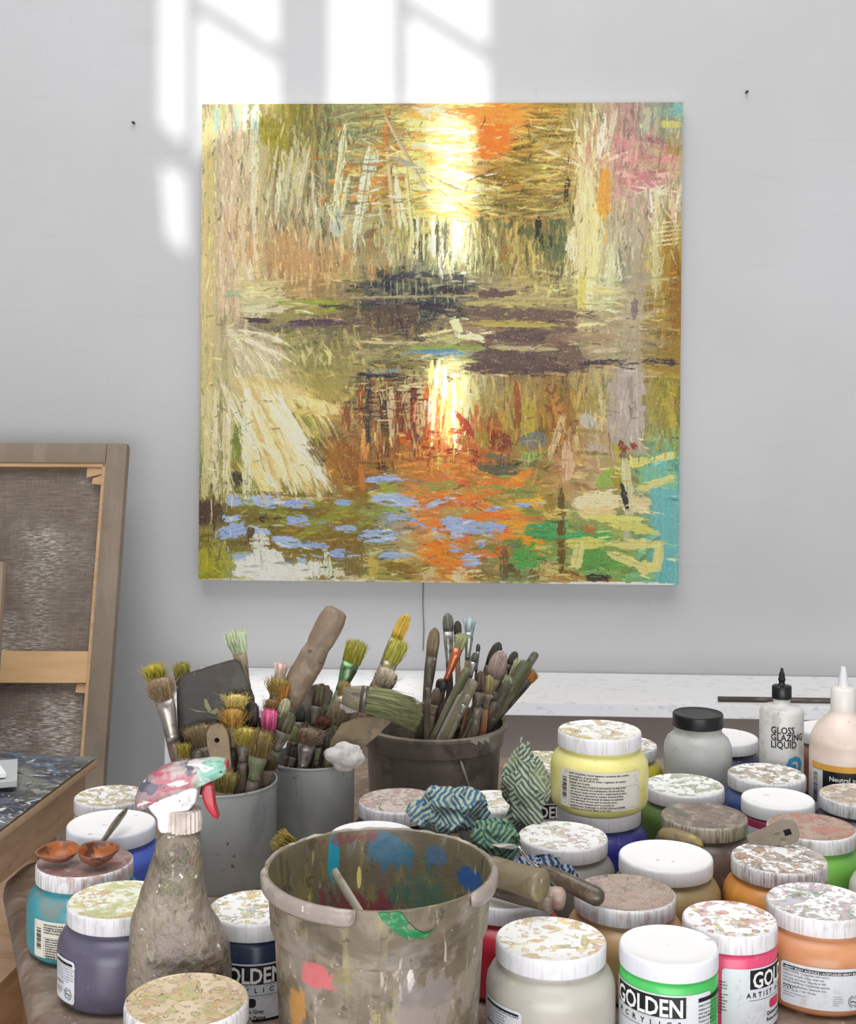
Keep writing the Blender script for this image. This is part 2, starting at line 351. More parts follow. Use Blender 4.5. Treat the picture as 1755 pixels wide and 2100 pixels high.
# birch like trunks
for (xa, ya, xb, yb, w_, h) in ((708, 255, 682, 470, 12, 'e0e0b8'), (716, 360, 702, 440, 9, 'd4d8b0'), (760, 300, 728, 505, 15, 'dce0c8'), (770, 310, 762, 360, 14, 'c8d4c8'), (690, 430, 692, 485, 22, 'b8c0b4'), (668, 410, 690, 460, 8, 'd8dcb0'),
    (812, 360, 822, 470, 9, 'e8e4bc'), (776, 400, 810, 555, 11, 'c0c0a0'), (832, 340, 850, 500, 9, 'dcdc9c'), (790, 262, 820, 540, 9, 'd0bc94'), (796, 220, 790, 310, 11, 'b87838'), (640, 350, 650, 470, 8, 'c8c4a8'),
    (790, 240, 880, 400, 8, 'c8bc98'), (800, 320, 870, 350, 10, 'b0aca0'), (810, 340, 835, 470, 8, 'e8e8c0')):
    S(xa, ya, xb, yb, w_, h, .9, .2); S(xa+3, ya, xb+4, yb, w_*.3, '706c4c', .5, .5)
for k in range(40):
    x = rng.uniform(560, 800); S(x, rng.uniform(470, 540), x+rng.uniform(-8, 8), rng.uniform(550, 605), rng.uniform(3, 8), ['c4a47c', 'b08c5c', 'd0b890', 'a87c48', 'c8b88c'][k % 5], .7, .4)
for k in range(12): S(rng.uniform(520, 600), rng.uniform(470, 560), rng.uniform(600, 760), rng.uniform(480, 580), 18, ['b8905c', 'b89468', 'ac8858'][k % 3], .45, .5)
# light pads, green and purple bank at the left
S(480, 585, 590, 582, 15, 'c4bc88', .9, .2); S(500, 598, 585, 600, 14, 'd0c890', .9, .2); S(455, 602, 500, 604, 14, '94ac8c', .8, .3)
S(495, 622, 610, 624, 20, 'b8b488', .9, .2); S(500, 636, 590, 636, 14, 'ccc8a4', .9, .2); S(570, 622, 720, 620, 10, '8a9c34', .9, .3); S(600, 640, 700, 640, 10, '90903c', .8, .3)
S(650, 628, 740, 632, 6, '3c4428', .9, .4); S(505, 657, 560, 660, 9, '4c3844', .9, .2); S(590, 664, 735, 660, 12, '54404c', .95, .2); S(560, 672, 640, 668, 8, '6a5860', .7, .3)
FR(560, 760, 680, 750, 60, 80, 20, (12, 40), (4, 10), .1, .7, .4, ['b4a878', 'a89c5c', 'c4b888', '908844'])
# dark pool in the middle
for k in range(46):
    x = rng.uniform(735, 945); y = rng.uniform(560, 650)
    S(x, y, x+rng.uniform(15, 50), y+rng.uniform(-4, 4), rng.uniform(7, 16), ['34383c', '3c4448', '2c2c34', '484c48', '44384a', '5c5c54'][k % 6], .85, .3)
FR(735, 945, 640, 690, 60, 90, 10, (12, 36), (4, 9), .1, .7, .4, ['8c7c50', '5c5038', '4c3c44', 'a89464']); S(795, 560, 800, 620, 20, '2c3040', .95, .15); S(770, 575, 760, 610, 14, '343440', .85, .3); S(812, 600, 832, 690, 5, '3c2c30', .9, .2); S(782, 628, 778, 690, 5, '4c3c34', .9, .2); S(840, 545, 930, 560, 14, '8c8c74', .7, .5); S(745, 540, 900, 536, 10, 'a49c78', .7, .5)
for k in range(12):
    x = 790+k*13; S(x, 560+rng.uniform(0, 20), x+2, 610+rng.uniform(0, 30), 3, 'a8a888', .7, .4)
S(700, 612, 960, 606, 5, 'a89c74', .85, .3); S(950, 606, 1170, 614, 6, 'b8a878', .85, .2); S(860, 628, 960, 640, 18, '38303c', .9, .25); S(740, 640, 860, 640, 22, '5c4a3c', .75, .4)
# purple-brown reflections
for (xa, ya, xb, yb, w_, h) in ((980, 603, 1060, 600, 14, '64504c'), (950, 640, 1190, 646, 18, '6c5850'), (1050, 660, 1190, 672, 22, '705c50'), (1000, 690, 1130, 690, 22, '64504c'), (975, 730, 1150, 745, 34, '604e4a'), (955, 752, 1180, 760, 22, '5c4844'), (1150, 700, 1200, 760, 30, '705c50'), (1190, 745, 1340, 736, 9, '44383c'), (1330, 742, 1390, 742, 12, '3c3438'), (900, 590, 945, 600, 12, '403838')):
    S(xa, ya, xb, yb, w_, h, .92, .18)
S(955, 622, 1110, 626, 9, 'b4a868', .95, .15); S(955, 662, 1150, 666, 10, 'b0a054', .95, .15); S(1010, 712, 1150, 716, 7, 'b8ac84', .9, .2); S(1180, 690, 1380, 700, 12, '9c8468', .7, .4)
S(740, 700, 935, 690, 7, 'ccbc8c', .9, .2, 8); S(935, 690, 1000, 700, 12, 'f0e4b8', .95, .1, -6); S(932, 650, 948, 690, 16, 'fff0b0', .9, .2); S(860, 690, 940, 676, 6, 'e8dca0', .9, .2)
S(840, 716, 1000, 712, 12, '8c9c50', .9, .2); S(830, 722, 970, 724, 6, '5c8cc0', .9, .2); S(870, 720, 940, 718, 5, '4c88a0', .9, .2); S(760, 764, 830, 760, 6, '7c98a8', .8, .3); S(735, 768, 820, 772, 8, '2c2c34', .9, .3)
# burst and trunks at the upper right
for k in range(46):
    t = math.radians(rng.uniform(-165, -15)); L = rng.uniform(40, 120)
    S(1205+14*math.cos(t), 345+8*math.sin(t), 1205+L*.9*math.cos(t), 345+L*math.sin(t), rng.uniform(3, 7), ['dccca0', 'd4b898', 'e4d4b0', 'c8b484', 'bc8c74'][k % 5], .8, .35)
for (xa, ya, xb, yb, w_, h) in ((1195, 340, 1186, 580, 22, 'd8c898'), (1210, 360, 1200, 620, 26, 'dcd09c'), (1225, 400, 1212, 600, 18, 'e0d498'), (1240, 350, 1236, 450, 22, 'd8983c'), (1172, 470, 1176, 540, 14, 'e8e0b8'), (1165, 365, 1160, 420, 9, '3c342c'),
    (1195, 560, 1195, 640, 14, 'd0c468'), (1212, 570, 1208, 640, 12, 'e4dcb0'), (1258, 500, 1250, 600, 14, 'ccd0a8'), (1290, 470, 1280, 590, 20, '848474'), (1310, 430, 1300, 560, 15, 'c0c4a4'), (1240, 230, 1225, 330, 9, 'e8e4d0'), (1262, 225, 1240, 320, 9, 'd0c8b0'), (1330, 225, 1310, 300, 12, 'b0b49c'), (1350, 380, 1345, 600, 20, 'c8c08c'), (1370, 440, 1368, 620, 18, '98782c'), (1384, 520, 1388, 700, 20, '8c6420')):
    S(xa, ya, xb, yb, w_, h, .88, .22)
FR(1265, 1385, 285, 400, 60, 10, 20, (20, 60), (6, 18), .08, .6, .4, ['b86c78', 'c07880', 'a87078', 'b89088', 'c89c98', 'b8a488'])
for k in range(16): S(rng.uniform(1290, 1350), rng.uniform(370, 420), rng.uniform(1350, 1396), rng.uniform(380, 430)+rng.uniform(-40, 70), 3, 'd4ccb4', .8, .3)
for k in range(6): S(1340, 460+k*9, 1396, 452+k*9, 3, 'd8d0ac', .85, .3)
S(1375, 216, 1396, 240, 22, '74b0ac', .9, .2); S(1350, 255, 1396, 258, 14, 'c0b868', .9, .2); S(1350, 235, 1384, 232, 14, '88a090', .9, .2); S(1360, 310, 1396, 312, 12, 'a08c44', .8, .2)
for q in range(9): S(1300+rng.normal()*10, 400+q*55, 1294+rng.normal()*8, 500+q*55, 34, ['a89c84', 'b0a48c', 'a49880'][q % 3], .75, .25)
S(1302, 610, 1302, 650, 12, '7c6c70', .9, .1); S(1288, 750, 1282, 920, 58, 'a89c90', .95, .06); S(1294, 740, 1300, 905, 40, 'b0a49c', .8, .15); S(1302, 900, 1330, 930, 16, 'a89c94', .9, .2); S(1296, 770, 1298, 830, 8, '8c8078', .7, .3)
S(1085, 460, 1082, 490, 30, '5c6440', .8, .3); S(1145, 450, 1140, 540, 32, '586444', .8, .3); S(1105, 445, 1106, 500, 12, '2c3024', .9, .2); S(1040, 455, 1036, 475, 20, '5c6844', .8, .3); S(1040, 500, 1036, 545, 14, '8c6428', .8, .3)
# fan of pale roots, lower left
for k in range(60):
    t = rng.rand(); an = math.radians(12+70*t); L = rng.uniform(60, 165)*(1-.15*t)
    S(462+rng.uniform(0, 12), 668+rng.uniform(0, 40), 466+L*math.cos(an), 680+L*math.sin(an), rng.uniform(4, 9), ['dcd0b0', 'c8bca0', 'b4a894', 'e4dcc0', 'a89c80', 'ccc49c'][k % 6], .8, .38, -rng.uniform(4, 16))
for k in range(16): S(480+rng.uniform(0, 110), 770+rng.uniform(0, 50), 540+rng.uniform(0, 120), 800+rng.uniform(0, 60), 13, ['d4c088', 'c8b474', 'dccc98'][k % 3], .7, .3)
FR(490, 660, 830, 1010, 40, 60, 6, (40, 90), (8, 14), .1, .85, .3, ['8c9438', '98843c', '7c7c34', 'b09c50'])
for k in range(56):
    t = rng.rand(); x0_ = 478+95*t+rng.normal()*8; y0_ = 762+60*t+rng.uniform(0, 130)*rng.rand(); ex = 540+152*t+rng.normal()*6; ey = 1012-rng.uniform(0, 22)-abs(.5-t)*16
    S(x0_, y0_, ex, ey, rng.uniform(5, 11), ['ece4c8', 'dccc9c', 'f2ead4', 'd4c088', 'e4d4a8', 'c8b070', 'e8dcb8'][k % 7], .88, .34, -rng.uniform(0, 10))
S(500, 900, 545, 1005, 22, 'e4cc94', .85, .2); S(520, 960, 560, 1010, 18, 'e8d098', .85, .2); S(470, 1012, 700, 1020, 6, '5c4c2c', .7, .4)
for x, w_, h in ((425, 18, 'ccc094'), (445, 14, 'd8d0b0'), (466, 16, 'd8cca8'), (510, 14, 'dcd8c0'), (454, 8, '9c9464')):
    for q in range(3): S(x, 800+q*70, x+rng.normal()*3, 900+q*65, w_, h, .85, .3)
S(490, 870, 486, 960, 16, '6c7c2c', .8, .3); S(484, 970, 492, 1010, 20, '40382c', .85, .3)
for k in range(14): S(600+rng.uniform(0, 60), 815+rng.uniform(0, 35), 640+rng.uniform(0, 70), 830+rng.uniform(0, 25), 12, ['dcc88c', 'e4d49c', 'c8b064'][k % 3], .75, .3)
S(640, 900, 680, 960, 30, '5c4828', .7, .4); S(700, 900, 740, 1005, 34, '8c5820', .85, .3); S(680, 900, 700, 1000, 26, '9c6824', .8, .3); S(745, 960, 750, 1010, 10, 'c87428', .85, .2); S(712, 830, 716, 890, 14, '8c4420', .85, .2)
# broken verticals of the reflection
for (x, h) in ((742, '8c4820'), (758, '2c3034'), (775, 'b0986c'), (790, '3c342c'), (806, 'd0bc90'), (822, '7c3c1c'), (838, 'c8a878'), (852, '942c14'), (866, 'd8b880'), (880, 'c86428')):
    S(x, 780+rng.uniform(0, 20), x+3, 880+rng.uniform(0, 50), 12, h, .85, .35)
FR(745, 880, 775, 865, 110, 0, 4, (8, 34), (2, 5), .1, .8, .4, ['e0d0a0', '28282c', 'c8b890', '40342c', '8c4424'])
for k in range(0): S(0, 0, 1, 1, 4, ['e0d0a0', '28282c', 'c8b890', '40342c'][k % 4], .8, .4)
for k in range(16):  # lower part of the sunlit column, its light put in as pale paint
    x = rng.uniform(885, 945); S(x, rng.uniform(735, 820), x+rng.uniform(-6, 6), rng.uniform(840, 935), rng.uniform(6, 14), ['fff4b0', 'ffe68c', 'fffbe0', 'ffd070'][k % 4], .85, .25)
S(905, 800, 900, 915, 8, 'e06c28', .8, .3); S(918, 830, 912, 890, 5, 'c05020', .8, .3); S(886, 860, 884, 920, 6, 'a83c18', .8, .3)
FR(820, 1030, 880, 945, 50, 5, 14, (16, 46), (6, 14), .12, .85, .35, ['8c3414', 'a84418', 'c06024', '7c2c14', 'b88040', 'd09048'])
S(940, 845, 980, 900, 12, 'a83c1c', .9, .25); S(975, 850, 995, 885, 12, 'e06c34', .85, .3); S(985, 880, 1010, 920, 26, 'a08c34', .85, .2); S(1010, 890, 1050, 915, 24, '803818', .9, .2); S(1062, 780, 1068, 880, 12, '98481c', .8, .35); S(1090, 820, 1090, 895, 26, 'b09c3c', .8, .25); S(1068, 905, 1130, 900, 26, '70747c', .85, .25)
for k in range(12): S(1110+rng.uniform(0, 50), 780+rng.uniform(0, 80), 1115+rng.uniform(0, 50), 800+rng.uniform(0, 80), 6, ['7c3c20', 'b88440'][k % 2], .8, .4)
S(1160, 850, 1130, 940, 12, 'd0b88c', .85, .3); S(1170, 900, 1165, 990, 22, 'd0b090', .85, .25); S(1140, 930, 1160, 985, 16, 'b88460', .8, .3); S(1195, 850, 1230, 880, 22, 'b4b4b0', .8, .2); S(1210, 910, 1250, 930, 20, 'b8a8a0', .8, .2); S(1180, 880, 1250, 885, 7, '988840', .85, .3); S(1185, 925, 1260, 930, 6, '847024', .85, .3)
# water: olive ground, blue, orange, green dabs
for k in range(60): S(rng.uniform(420, 740), rng.uniform(1025, 1150), rng.uniform(480, 800), rng.uniform(1025, 1150), rng.uniform(10, 24), ['80682a', '8a6c24', '7c7028', '8c9438', '6c6028'][k % 5], .7, .3)
for k in range(52):
    x = rng.uniform(840, 1040); y = rng.uniform(960, 1160); S(x, y, x+rng.uniform(30, 90), y+rng.uniform(-8, 8), rng.uniform(8, 18), ['e8742c', 'f08830', 'd8643c', 'f09c38', 'c87c3c', '90984c', 'b09c58'][k % 7], .88, .25)
BL = ['9cb0e0', 'a4b8e4', '94a8d8']
for i_, (xa, ya, xb, yb, w_) in enumerate(((466, 1030, 500, 1036, 18), (520, 1028, 575, 1034, 22), (580, 1036, 650, 1040, 14), (445, 1104, 512, 1086, 24), (462, 1070, 500, 1062, 10), (590, 1070, 640, 1076, 18), (600, 1072, 645, 1074, 12), (560, 1108, 640, 1120, 16), (620, 1116, 680, 1124, 12), (470, 1150, 520, 1150, 18), (612, 1150, 636, 1148, 18),
    (680, 1138, 722, 1136, 16), (690, 1085, 740, 1090, 12), (740, 1104, 820, 1100, 22), (780, 1142, 850, 1142, 10), (755, 986, 830, 986, 12), (770, 1024, 860, 1028, 22), (690, 1030, 730, 1032, 10), (800, 1064, 850, 1062, 12), (760, 1110, 800, 1108, 14), (820, 1060, 880, 1080, 8), (910, 1070, 1000, 1082, 26), (930, 1092, 960, 1092, 30), (960, 1082, 1046, 1080, 18), (950, 1150, 990, 1148, 22), (880, 1040, 930, 1020, 10), (1000, 1050, 1040, 1040, 8), (925, 1120, 955, 1125, 12), (890, 1090, 905, 1085, 14), (985, 1118, 1005, 1112, 12), (1060, 1032, 1096, 1034, 10), (520, 1092, 560, 1098, 10))):
    S(xa, ya, xb, yb, w_, BL[i_ % 3], .95, .1, rng.uniform(-3, 3))
for (xa, ya, xb, yb, w_, h) in ((865, 1120, 920, 1146, 34, 'f88420'), (900, 1150, 960, 1162, 20, 'f08830'), (1075, 1108, 1125, 1108, 14, 'f8941c'), (1065, 1020, 1120, 1024, 18, 'f0a424'), (1040, 1000, 1100, 960, 14, 'f08c30'), (1020, 1070, 1115, 1074, 8, 'f89c30'), (950, 1060, 1040, 1056, 12, 'f07c30'), (970, 1136, 1030, 1140, 8, 'e07c34'), (1105, 1136, 1125, 1136, 6, 'f89430')): S(xa, ya, xb, yb, w_, h, .95, .1)
for (xa, ya, xb, yb, w_, h) in ((780, 1000, 820, 1002, 18, '94a03c'), (800, 1048, 840, 1046, 12, '90a844'), (860, 960, 920, 985, 20, 'c87c34'), (985, 955, 1070, 965, 20, '5c5c48'), (1000, 930, 1050, 945, 12, '6c6c54'), (1075, 935, 1120, 935, 16, '90b058'), (1050, 1010, 1110, 1012, 18, '88904c'), (1080, 1085, 1160, 1088, 26, '4c9c5c'), (1060, 1150, 1110, 1140, 34, '54a050'), (1092, 1120, 1106, 1120, 20, '50a044'), (1150, 1060, 1165, 1090, 20, '74a874'),
    (1156, 1000, 1158, 1180, 13, '64501c'), (1120, 1040, 1160, 1058, 22, 'ccb860'), (1125, 1065, 1160, 1068, 6, '504414'), (1130, 1010, 1134, 1050, 20, '9c8030'), (1165, 1100, 1260, 1100, 24, '50a868'), (1180, 1140, 1290, 1150, 30, '609848'), (1230, 975, 1260, 990, 30, '8cb050'), (1250, 960, 1290, 1000, 20, '90a848'), (1265, 960, 1275, 1010, 14, 'a88c28'), (1180, 1030, 1280, 1025, 34, 'e8d4ac'), (1190, 1050, 1270, 1050, 22, 'dcc48c'), (1280, 1030, 1340, 1030, 30, 'd8c898'), (1200, 1080, 1230, 1090, 14, 'a87440'),
    (1160, 1170, 1200, 1180, 8, '8c5420'), (1290, 925, 1270, 900, 12, '80401c'), (1296, 905, 1310, 920, 12, '8c3c20'), (1266, 905, 1270, 935, 12, 'b09828'), (1285, 940, 1296, 1060, 18, 'c8c49c'), (1278, 985, 1292, 1045, 9, '2c2c30'), (1292, 1060, 1288, 1110, 10, 'b0b4a0')):
    S(xa, ya, xb, yb, w_, h, .92, .15)
for q in range(8): S(1345+q*6, 925+q*6, 1352+q*6, 1190, 14, ['6cb4b0', '74b0b4', '64acb4'][q % 3], .85, .15)
for q in range(5): S(1320+q*14, 950, 1325+q*14, 1000, 18, ['80b488', '74b4a4'][q % 2], .85, .2)
for (xa, ya, xb, yb, w_) in ((1290, 950, 1340, 940, 14), (1340, 940, 1392, 928, 12), (1310, 1000, 1390, 975, 14), (1230, 1062, 1360, 1090, 16), (1200, 1058, 1330, 1062, 10), (1165, 1112, 1250, 1110, 18), (1250, 1112, 1362, 1112, 16), (1358, 1105, 1352, 1165, 14), (1310, 1162, 1362, 1158, 20), (1250, 1130, 1330, 1160, 14), (1196, 1110, 1186, 1165, 18)):
    S(xa, ya, xb, yb, w_, ['d0cc70', 'c8c468', 'd4cc84'][int(xa) % 3], .95, .12)
for (xa, ya, xb, yb, w_, h) in ((422, 1030, 426, 1085, 34, '4c382c'), (440, 1035, 446, 1078, 30, '54402c'), (535, 1062, 555, 1070, 14, '342c24'), (520, 1080, 516, 1120, 14, '54402c'), (425, 1130, 425, 1180, 30, 'a8a02c'), (450, 1125, 480, 1180, 24, 'a09c38'), (535, 1095, 545, 1188, 36, 'd8dcd0'), (505, 1150, 505, 1190, 34, 'e0e4dc'), (560, 1130, 575, 1190, 34, 'dce0d8'), (610, 1160, 640, 1190, 26, 'e4e4dc'), (480, 1180, 620, 1190, 16, 'ecece8'), (520, 1140, 520, 1190, 22, 'dce0d8'), (560, 1150, 600, 1190, 26, 'd8dcd4'), (590, 1165, 620, 1190, 20, 'dcdcd0'), (650, 1150, 655, 1192, 26, 'dce0dc'), (675, 1130, 680, 1192, 14, 'ccdcc8'), (700, 1165, 705, 1192, 20, 'd4d4bc'),
    (730, 1120, 735, 1190, 34, '7c6838'), (770, 1140, 775, 1190, 22, 'c0a850'), (800, 1160, 860, 1180, 22, '846824'), (880, 1165, 890, 1192, 26, 'c4b888'), (940, 1165, 960, 1192, 24, 'd4ccb0'), (990, 1168, 992, 1190, 22, '7c6a3c'), (1012, 1170, 1014, 1190, 12, '847040'), (1040, 1120, 1042, 1192, 16, '6c5830'), (1068, 1165, 1068, 1192, 15, '7c6838'), (1100, 1165, 1100, 1192, 20, '746030'), (1125, 1150, 1128, 1190, 22, 'c8b070'), (1130, 1180, 1280, 1190, 10, 'b08848'), (1205, 1182, 1260, 1182, 12, '3c3430')):
    S(xa, ya, xb, yb, w_, h, .9, .25)
S(1130, 1196, 1390, 1196, 10, 'f0f0f4', .95, .1); S(410, 1194, 1140, 1194, 4, 'e0e0d8', .6, .3)
for _ in range(5200):
    x = rng.uniform(413, 1393); y = rng.uniform(214, 1193)
    vert = (y < 560 and not (700 < x < 1160 and y < 450)) or (770 < y < 940 and x > 600) or x < 480
    dx_, dy_ = (rng.normal()*7, rng.normal()*26) if vert else (rng.normal()*26, rng.normal()*7)
    if x > 1150 and y > 930 and rng.rand() < .75: continue
    ray = 470 < x < 700 and 690 < y < 1012
    if ray: k_ = rng.normal()*22; dx_, dy_ = k_*.5+rng.normal()*2, k_*.87+rng.normal()*2
    us, vs_ = toc(x+dx_, y+dy_); c_ = img[int(np.clip(vs_, 0, N-1)), int(np.clip(us, 0, N-1))].copy()
    a_ = (1.05 if ray else math.pi/2 if vert else 0)+rng.normal()*.13; L = rng.uniform(8, 34); u, v = toc(x, y)
    c_ = np.clip(c_*(1+rng.normal()*.10), 0, 1)
    stroke(u, v, u+L*math.cos(a_), v+L*math.sin(a_), rng.uniform(1.6, 4.6), c_, .8, .45)
for _ in range(500):
    x = rng.uniform(415, 1390); y = rng.uniform(215, 1190); u, v = toc(x, y); c_ = img[int(min(N-1, v)), int(min(N-1, u))]
    a_ = rng.uniform(-.5, .5)+(math.pi/2 if y < 560 else 0); L = rng.uniform(6, 24)
    k_ = 1.35 if rng.rand() > .5 else .6
    stroke(u, v, u+L*math.cos(a_), v+L*math.sin(a_), rng.uniform(1.5, 3.5), np.clip(c_*k_, 0, 1), .7, .3)
img += (rng.rand(N, N, 1)-.5)*.05
img = np.clip(img, 0, 1)
mean_ = img.mean(axis=(0, 1), keepdims=True)
gy = img.mean(axis=2, keepdims=True); img = np.clip(gy+(img-gy)*.96, 0, 1); img = np.clip((img-.5)*1.22+.56, 0.03, 1)*np.array([1.0, .99, .955])
lin = np.where(img <= .04045, img/12.92, ((img+.055)/1.055)**2.4)*G
CORN = [W(414, 214, .034), W(1400, 210, .034), W(1391, 1200, .034), W(407, 1189, .034)]
org = (CORN[2]+CORN[3])/2
pt = thing('painting', 'large square abstract landscape painting in golds, oranges and blues hung on the white wall', 'painting', tuple(org+WN*-.034))
LOC = Vector(pt.location)
s_ = np.linspace(0, 1, N+1); A_, B_ = np.meshgrid(s_, s_)
C = [np.array(q-LOC) for q in CORN]
co = (C[0]*((1-A_)*(1-B_))[..., None]+C[1]*(A_*(1-B_))[..., None]+C[2]*(A_*B_)[..., None]+C[3]*((1-A_)*B_)[..., None])
hp = np.zeros((N+1, N+1)); hp[:N, :N] = hgt; hp[N] = hp[N-1]; hp[:, N] = hp[:, N-1]
co = co+np.array(WN)[None, None]*(hp*.0009)[..., None]
me = bpy.data.meshes.new('painted_canvas'); nv = (N+1)**2; me.vertices.add(nv); me.vertices.foreach_set('co', co.reshape(-1))
idx = np.arange(nv).reshape(N+1, N+1); q = np.stack([idx[1:, :-1], idx[1:, 1:], idx[:-1, 1:], idx[:-1, :-1]], -1).reshape(-1)
me.loops.add(len(q)); me.loops.foreach_set('vertex_index', q); me.polygons.add(N*N)
me.polygons.foreach_set('loop_start', np.arange(0, len(q), 4)); me.update(calc_edges=True)
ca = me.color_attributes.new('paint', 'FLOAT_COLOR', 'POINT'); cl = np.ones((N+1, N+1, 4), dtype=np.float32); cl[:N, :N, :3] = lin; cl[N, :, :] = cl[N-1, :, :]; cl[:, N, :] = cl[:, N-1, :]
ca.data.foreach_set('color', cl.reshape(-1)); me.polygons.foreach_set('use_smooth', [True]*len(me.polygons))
nb = NB('oil_paint'); at = nb.n('ShaderNodeVertexColor', layer_name='paint')
c = nb.mix(nb.mr(nb.noise((140, 140, 420), 3, 3), .56, .72, 0, .22), at.outputs[0], (0.03, 0.025, 0.015, 1))
c = nb.mix(nb.mr(nb.noise((420, 420, 140), 6, 3), .56, .72, 0, .22), c, (0.9, 0.85, 0.65, 1))
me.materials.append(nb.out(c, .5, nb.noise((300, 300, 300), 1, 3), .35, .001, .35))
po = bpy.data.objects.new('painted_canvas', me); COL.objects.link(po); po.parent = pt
bm = bmesh.new(); fr = [bm.verts.new(q-LOC-WN*.0005) for q in CORN]; bk = [bm.verts.new(q-LOC-WN*.032) for q in CORN]
for k in range(4): bm.faces.new((fr[k], fr[(k+1) % 4], bk[(k+1) % 4], bk[k]))
bm.faces.new(bk)
obj('canvas_edge', finish(bm), grime('canvas_edge', 'd8d8d4', [('9a9a8c', 30, .5, .7, .7), ('b09048', 25, .6, .7, .8)], .7), pt, smooth=False)
# ---------------------------------------------------------------- marks and cord on the wall
bm = bmesh.new(); tube(bm, [W(868, 1190, .004), W(867, 1240, .004), W(869, 1290, .004), W(867.5, 1334, .004)], .0011, 6)
tag(obj('cord', bm, plain('77777a', .7)), 'thin grey cord hanging down the wall below the painting', 'cord')
for (px, py, lb) in ((275, 253, 'small dark nail in the wall left of the painting'), (1530, 190, 'small dark nail in the wall right of the painting')):
    a_ = W(px, py, 0); bm = bmesh.new(); tube(bm, [a_, a_+WN*.012], .0028, 8)
    bm2 = bm; t_ = tag(obj('nail', bm2, plain('3c3c3c', .5)), lb, 'nail')
# ---------------------------------------------------------------- ledge at the wall
ledgem = grime('ledge_paint', 'ececee', [('c4c4c6', (30, 60, 60), .56, .66, .5), ('8c8c8c', (40, 160, 160), .66, .7, .6), ('f0f0f2', 14, .5, .7, .5)], .5, 90, .2)
ZL = W(1100, 1378, 0).z
def ctr(px, py, off, z):   # wall-frame point at a given height
    q = W(px, py, off); return q
def wbox(name, xa, xb, oa, ob, za, zb, mat, bev=.002):
    bm = bmesh.new(); box(bm, xa, xb, -ob, -oa, za, zb, bev)
    bmesh.ops.transform(bm, matrix=Matrix.Translation(W0) @ Matrix.Rotation(-WY, 4, 'Z'), verts=bm.verts)
    return obj(name, bm, mat, smooth=False)
def wx(px, off, z):        # x along the wall of the pixel column, at offset/height
    o = Vector((0, 0, CAMZ)); r = P(px, 1400, 1)-o; t = ((W0+WN*off)-o).dot(WN)/r.dot(WN); return (o+r*t-W0).dot(WX)
LD = .29
xl = wx(350, LD, 0)
tag(wbox('ledge', xl, 2.4, 0.003, LD, ZL-.027, ZL, ledgem), 'long white painted wooden ledge along the foot of the wall', 'ledge')
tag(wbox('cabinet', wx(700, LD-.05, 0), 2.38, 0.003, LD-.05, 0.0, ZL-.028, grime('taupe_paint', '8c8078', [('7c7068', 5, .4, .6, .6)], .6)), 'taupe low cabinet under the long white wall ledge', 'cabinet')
tag(wbox('storage_box', wx(338, .26, 0), wx(695, .26, 0), 0.01, .26, 0.0, ZL-.028, plain('e4e4e6', .5)), 'white storage box under the left end of the wall ledge, behind the brush cans', 'box')
# dark thin rod lying on the ledge
a_, b_ = W(1472, 1437, LD-.03), W(1850, 1440, LD-.03)
bm = bmesh.new(); tube(bm, [(a_.x, a_.y, ZL+.006), (b_.x+.05, b_.y, ZL+.006)], .0052, 8)
tag(obj('wooden_rod', bm, grime('rod_wood', '4a3c34', [('8a7a6c', (20, 200, 200), .5, .7, .7)], .5)), 'thin dark wooden rod lying on the white ledge behind the glazing liquid bottle', 'rod')
# ---------------------------------------------------------------- canvas turned to the wall, at the left
linen = NB('linen'); 
c = linen.mix(linen.mr(linen.noise((30, 30, 500), 2, 4, .7), .4, .7), hx('6c6056'), hx('8a7c70'))
c = linen.mix(linen.mr(linen.noise((500, 500, 40), 4, 3, .6), .5, .75, 0, .35), c, hx('a89c90'))
m = linen.math('MULTIPLY', linen.mr(linen.noise((5, 5, 4), 5, 3), .46, .66), linen.mr(linen.noise((60, 60, 700), 6, 3), .47, .62))
c = linen.mix(m, c, hx('d8d4cc'))
linen = linen.out(c, .8, linen.noise((150, 150, 900), 8, 3), .4, .001)
linene = grime('linen_fold', '867868', [('988a7a', (20, 20, 4), .45, .65, .7), ('6c6054', 9, .5, .75, .5)], .8, (300, 300, 300), .3)
woodl = lambda nm, base, dark: grime(nm, base, [(dark, (8, 8, 60), .42, .7, .6), (dark, (4, 60, 60), .5, .7, .4)], .55, (10, 10, 120), .2)
pine = woodl('pine', 'c8a47c', 'b08a60')
# local frame: x along, z up (leaning back); origin bottom right
ctop = P(266, 909, 2.78); cx_ = ctop.x; zb_ = .446
lean = math.atan2(.29, ctop.z-zb_-.0); HC = math.hypot(.29, ctop.z-zb_); WC = .62
st = thing('stretched_canvas', 'unprimed linen canvas on its wooden stretcher, turned to face the wall at left', 'canvas', (cx_, ctop.y-.29, zb_), (-lean, 0, math.radians(1.0)))
BW = .044; BT = .032
bm = bmesh.new(); box(bm, -WC+.01, -.012, BT-.008, BT-.004, .012, HC-.012); obj('canvas_back', bm, linen, st, smooth=False)
bm = bmesh.new()
for (a, b, c1, d) in ((-BW, 0, 0, HC), (-WC, -WC+BW, 0, HC), (-WC+BW, -BW, HC-BW, HC), (-WC+BW, -BW, 0, BW)): box(bm, a, b, 0, BT, c1, d, .004)
o_ = obj('folded_edge', bm, linene, st); sharp(o_)
bm = bmesh.new()
box(bm, -BW-.007, -BW+.001, .004, BT-.01, BW, HC-BW, .001); box(bm, -WC+BW, -BW, .004, BT-.01, HC-BW-.008, HC-BW+.001, .001); box(bm, -WC+BW, -BW, .004, BT-.01, BW-.001, BW+.01, .001)
obj('stretcher_bar', bm, pine, st, smooth=False)
zc = (HC)*(1-(1416-909)/(1950-909))+.012
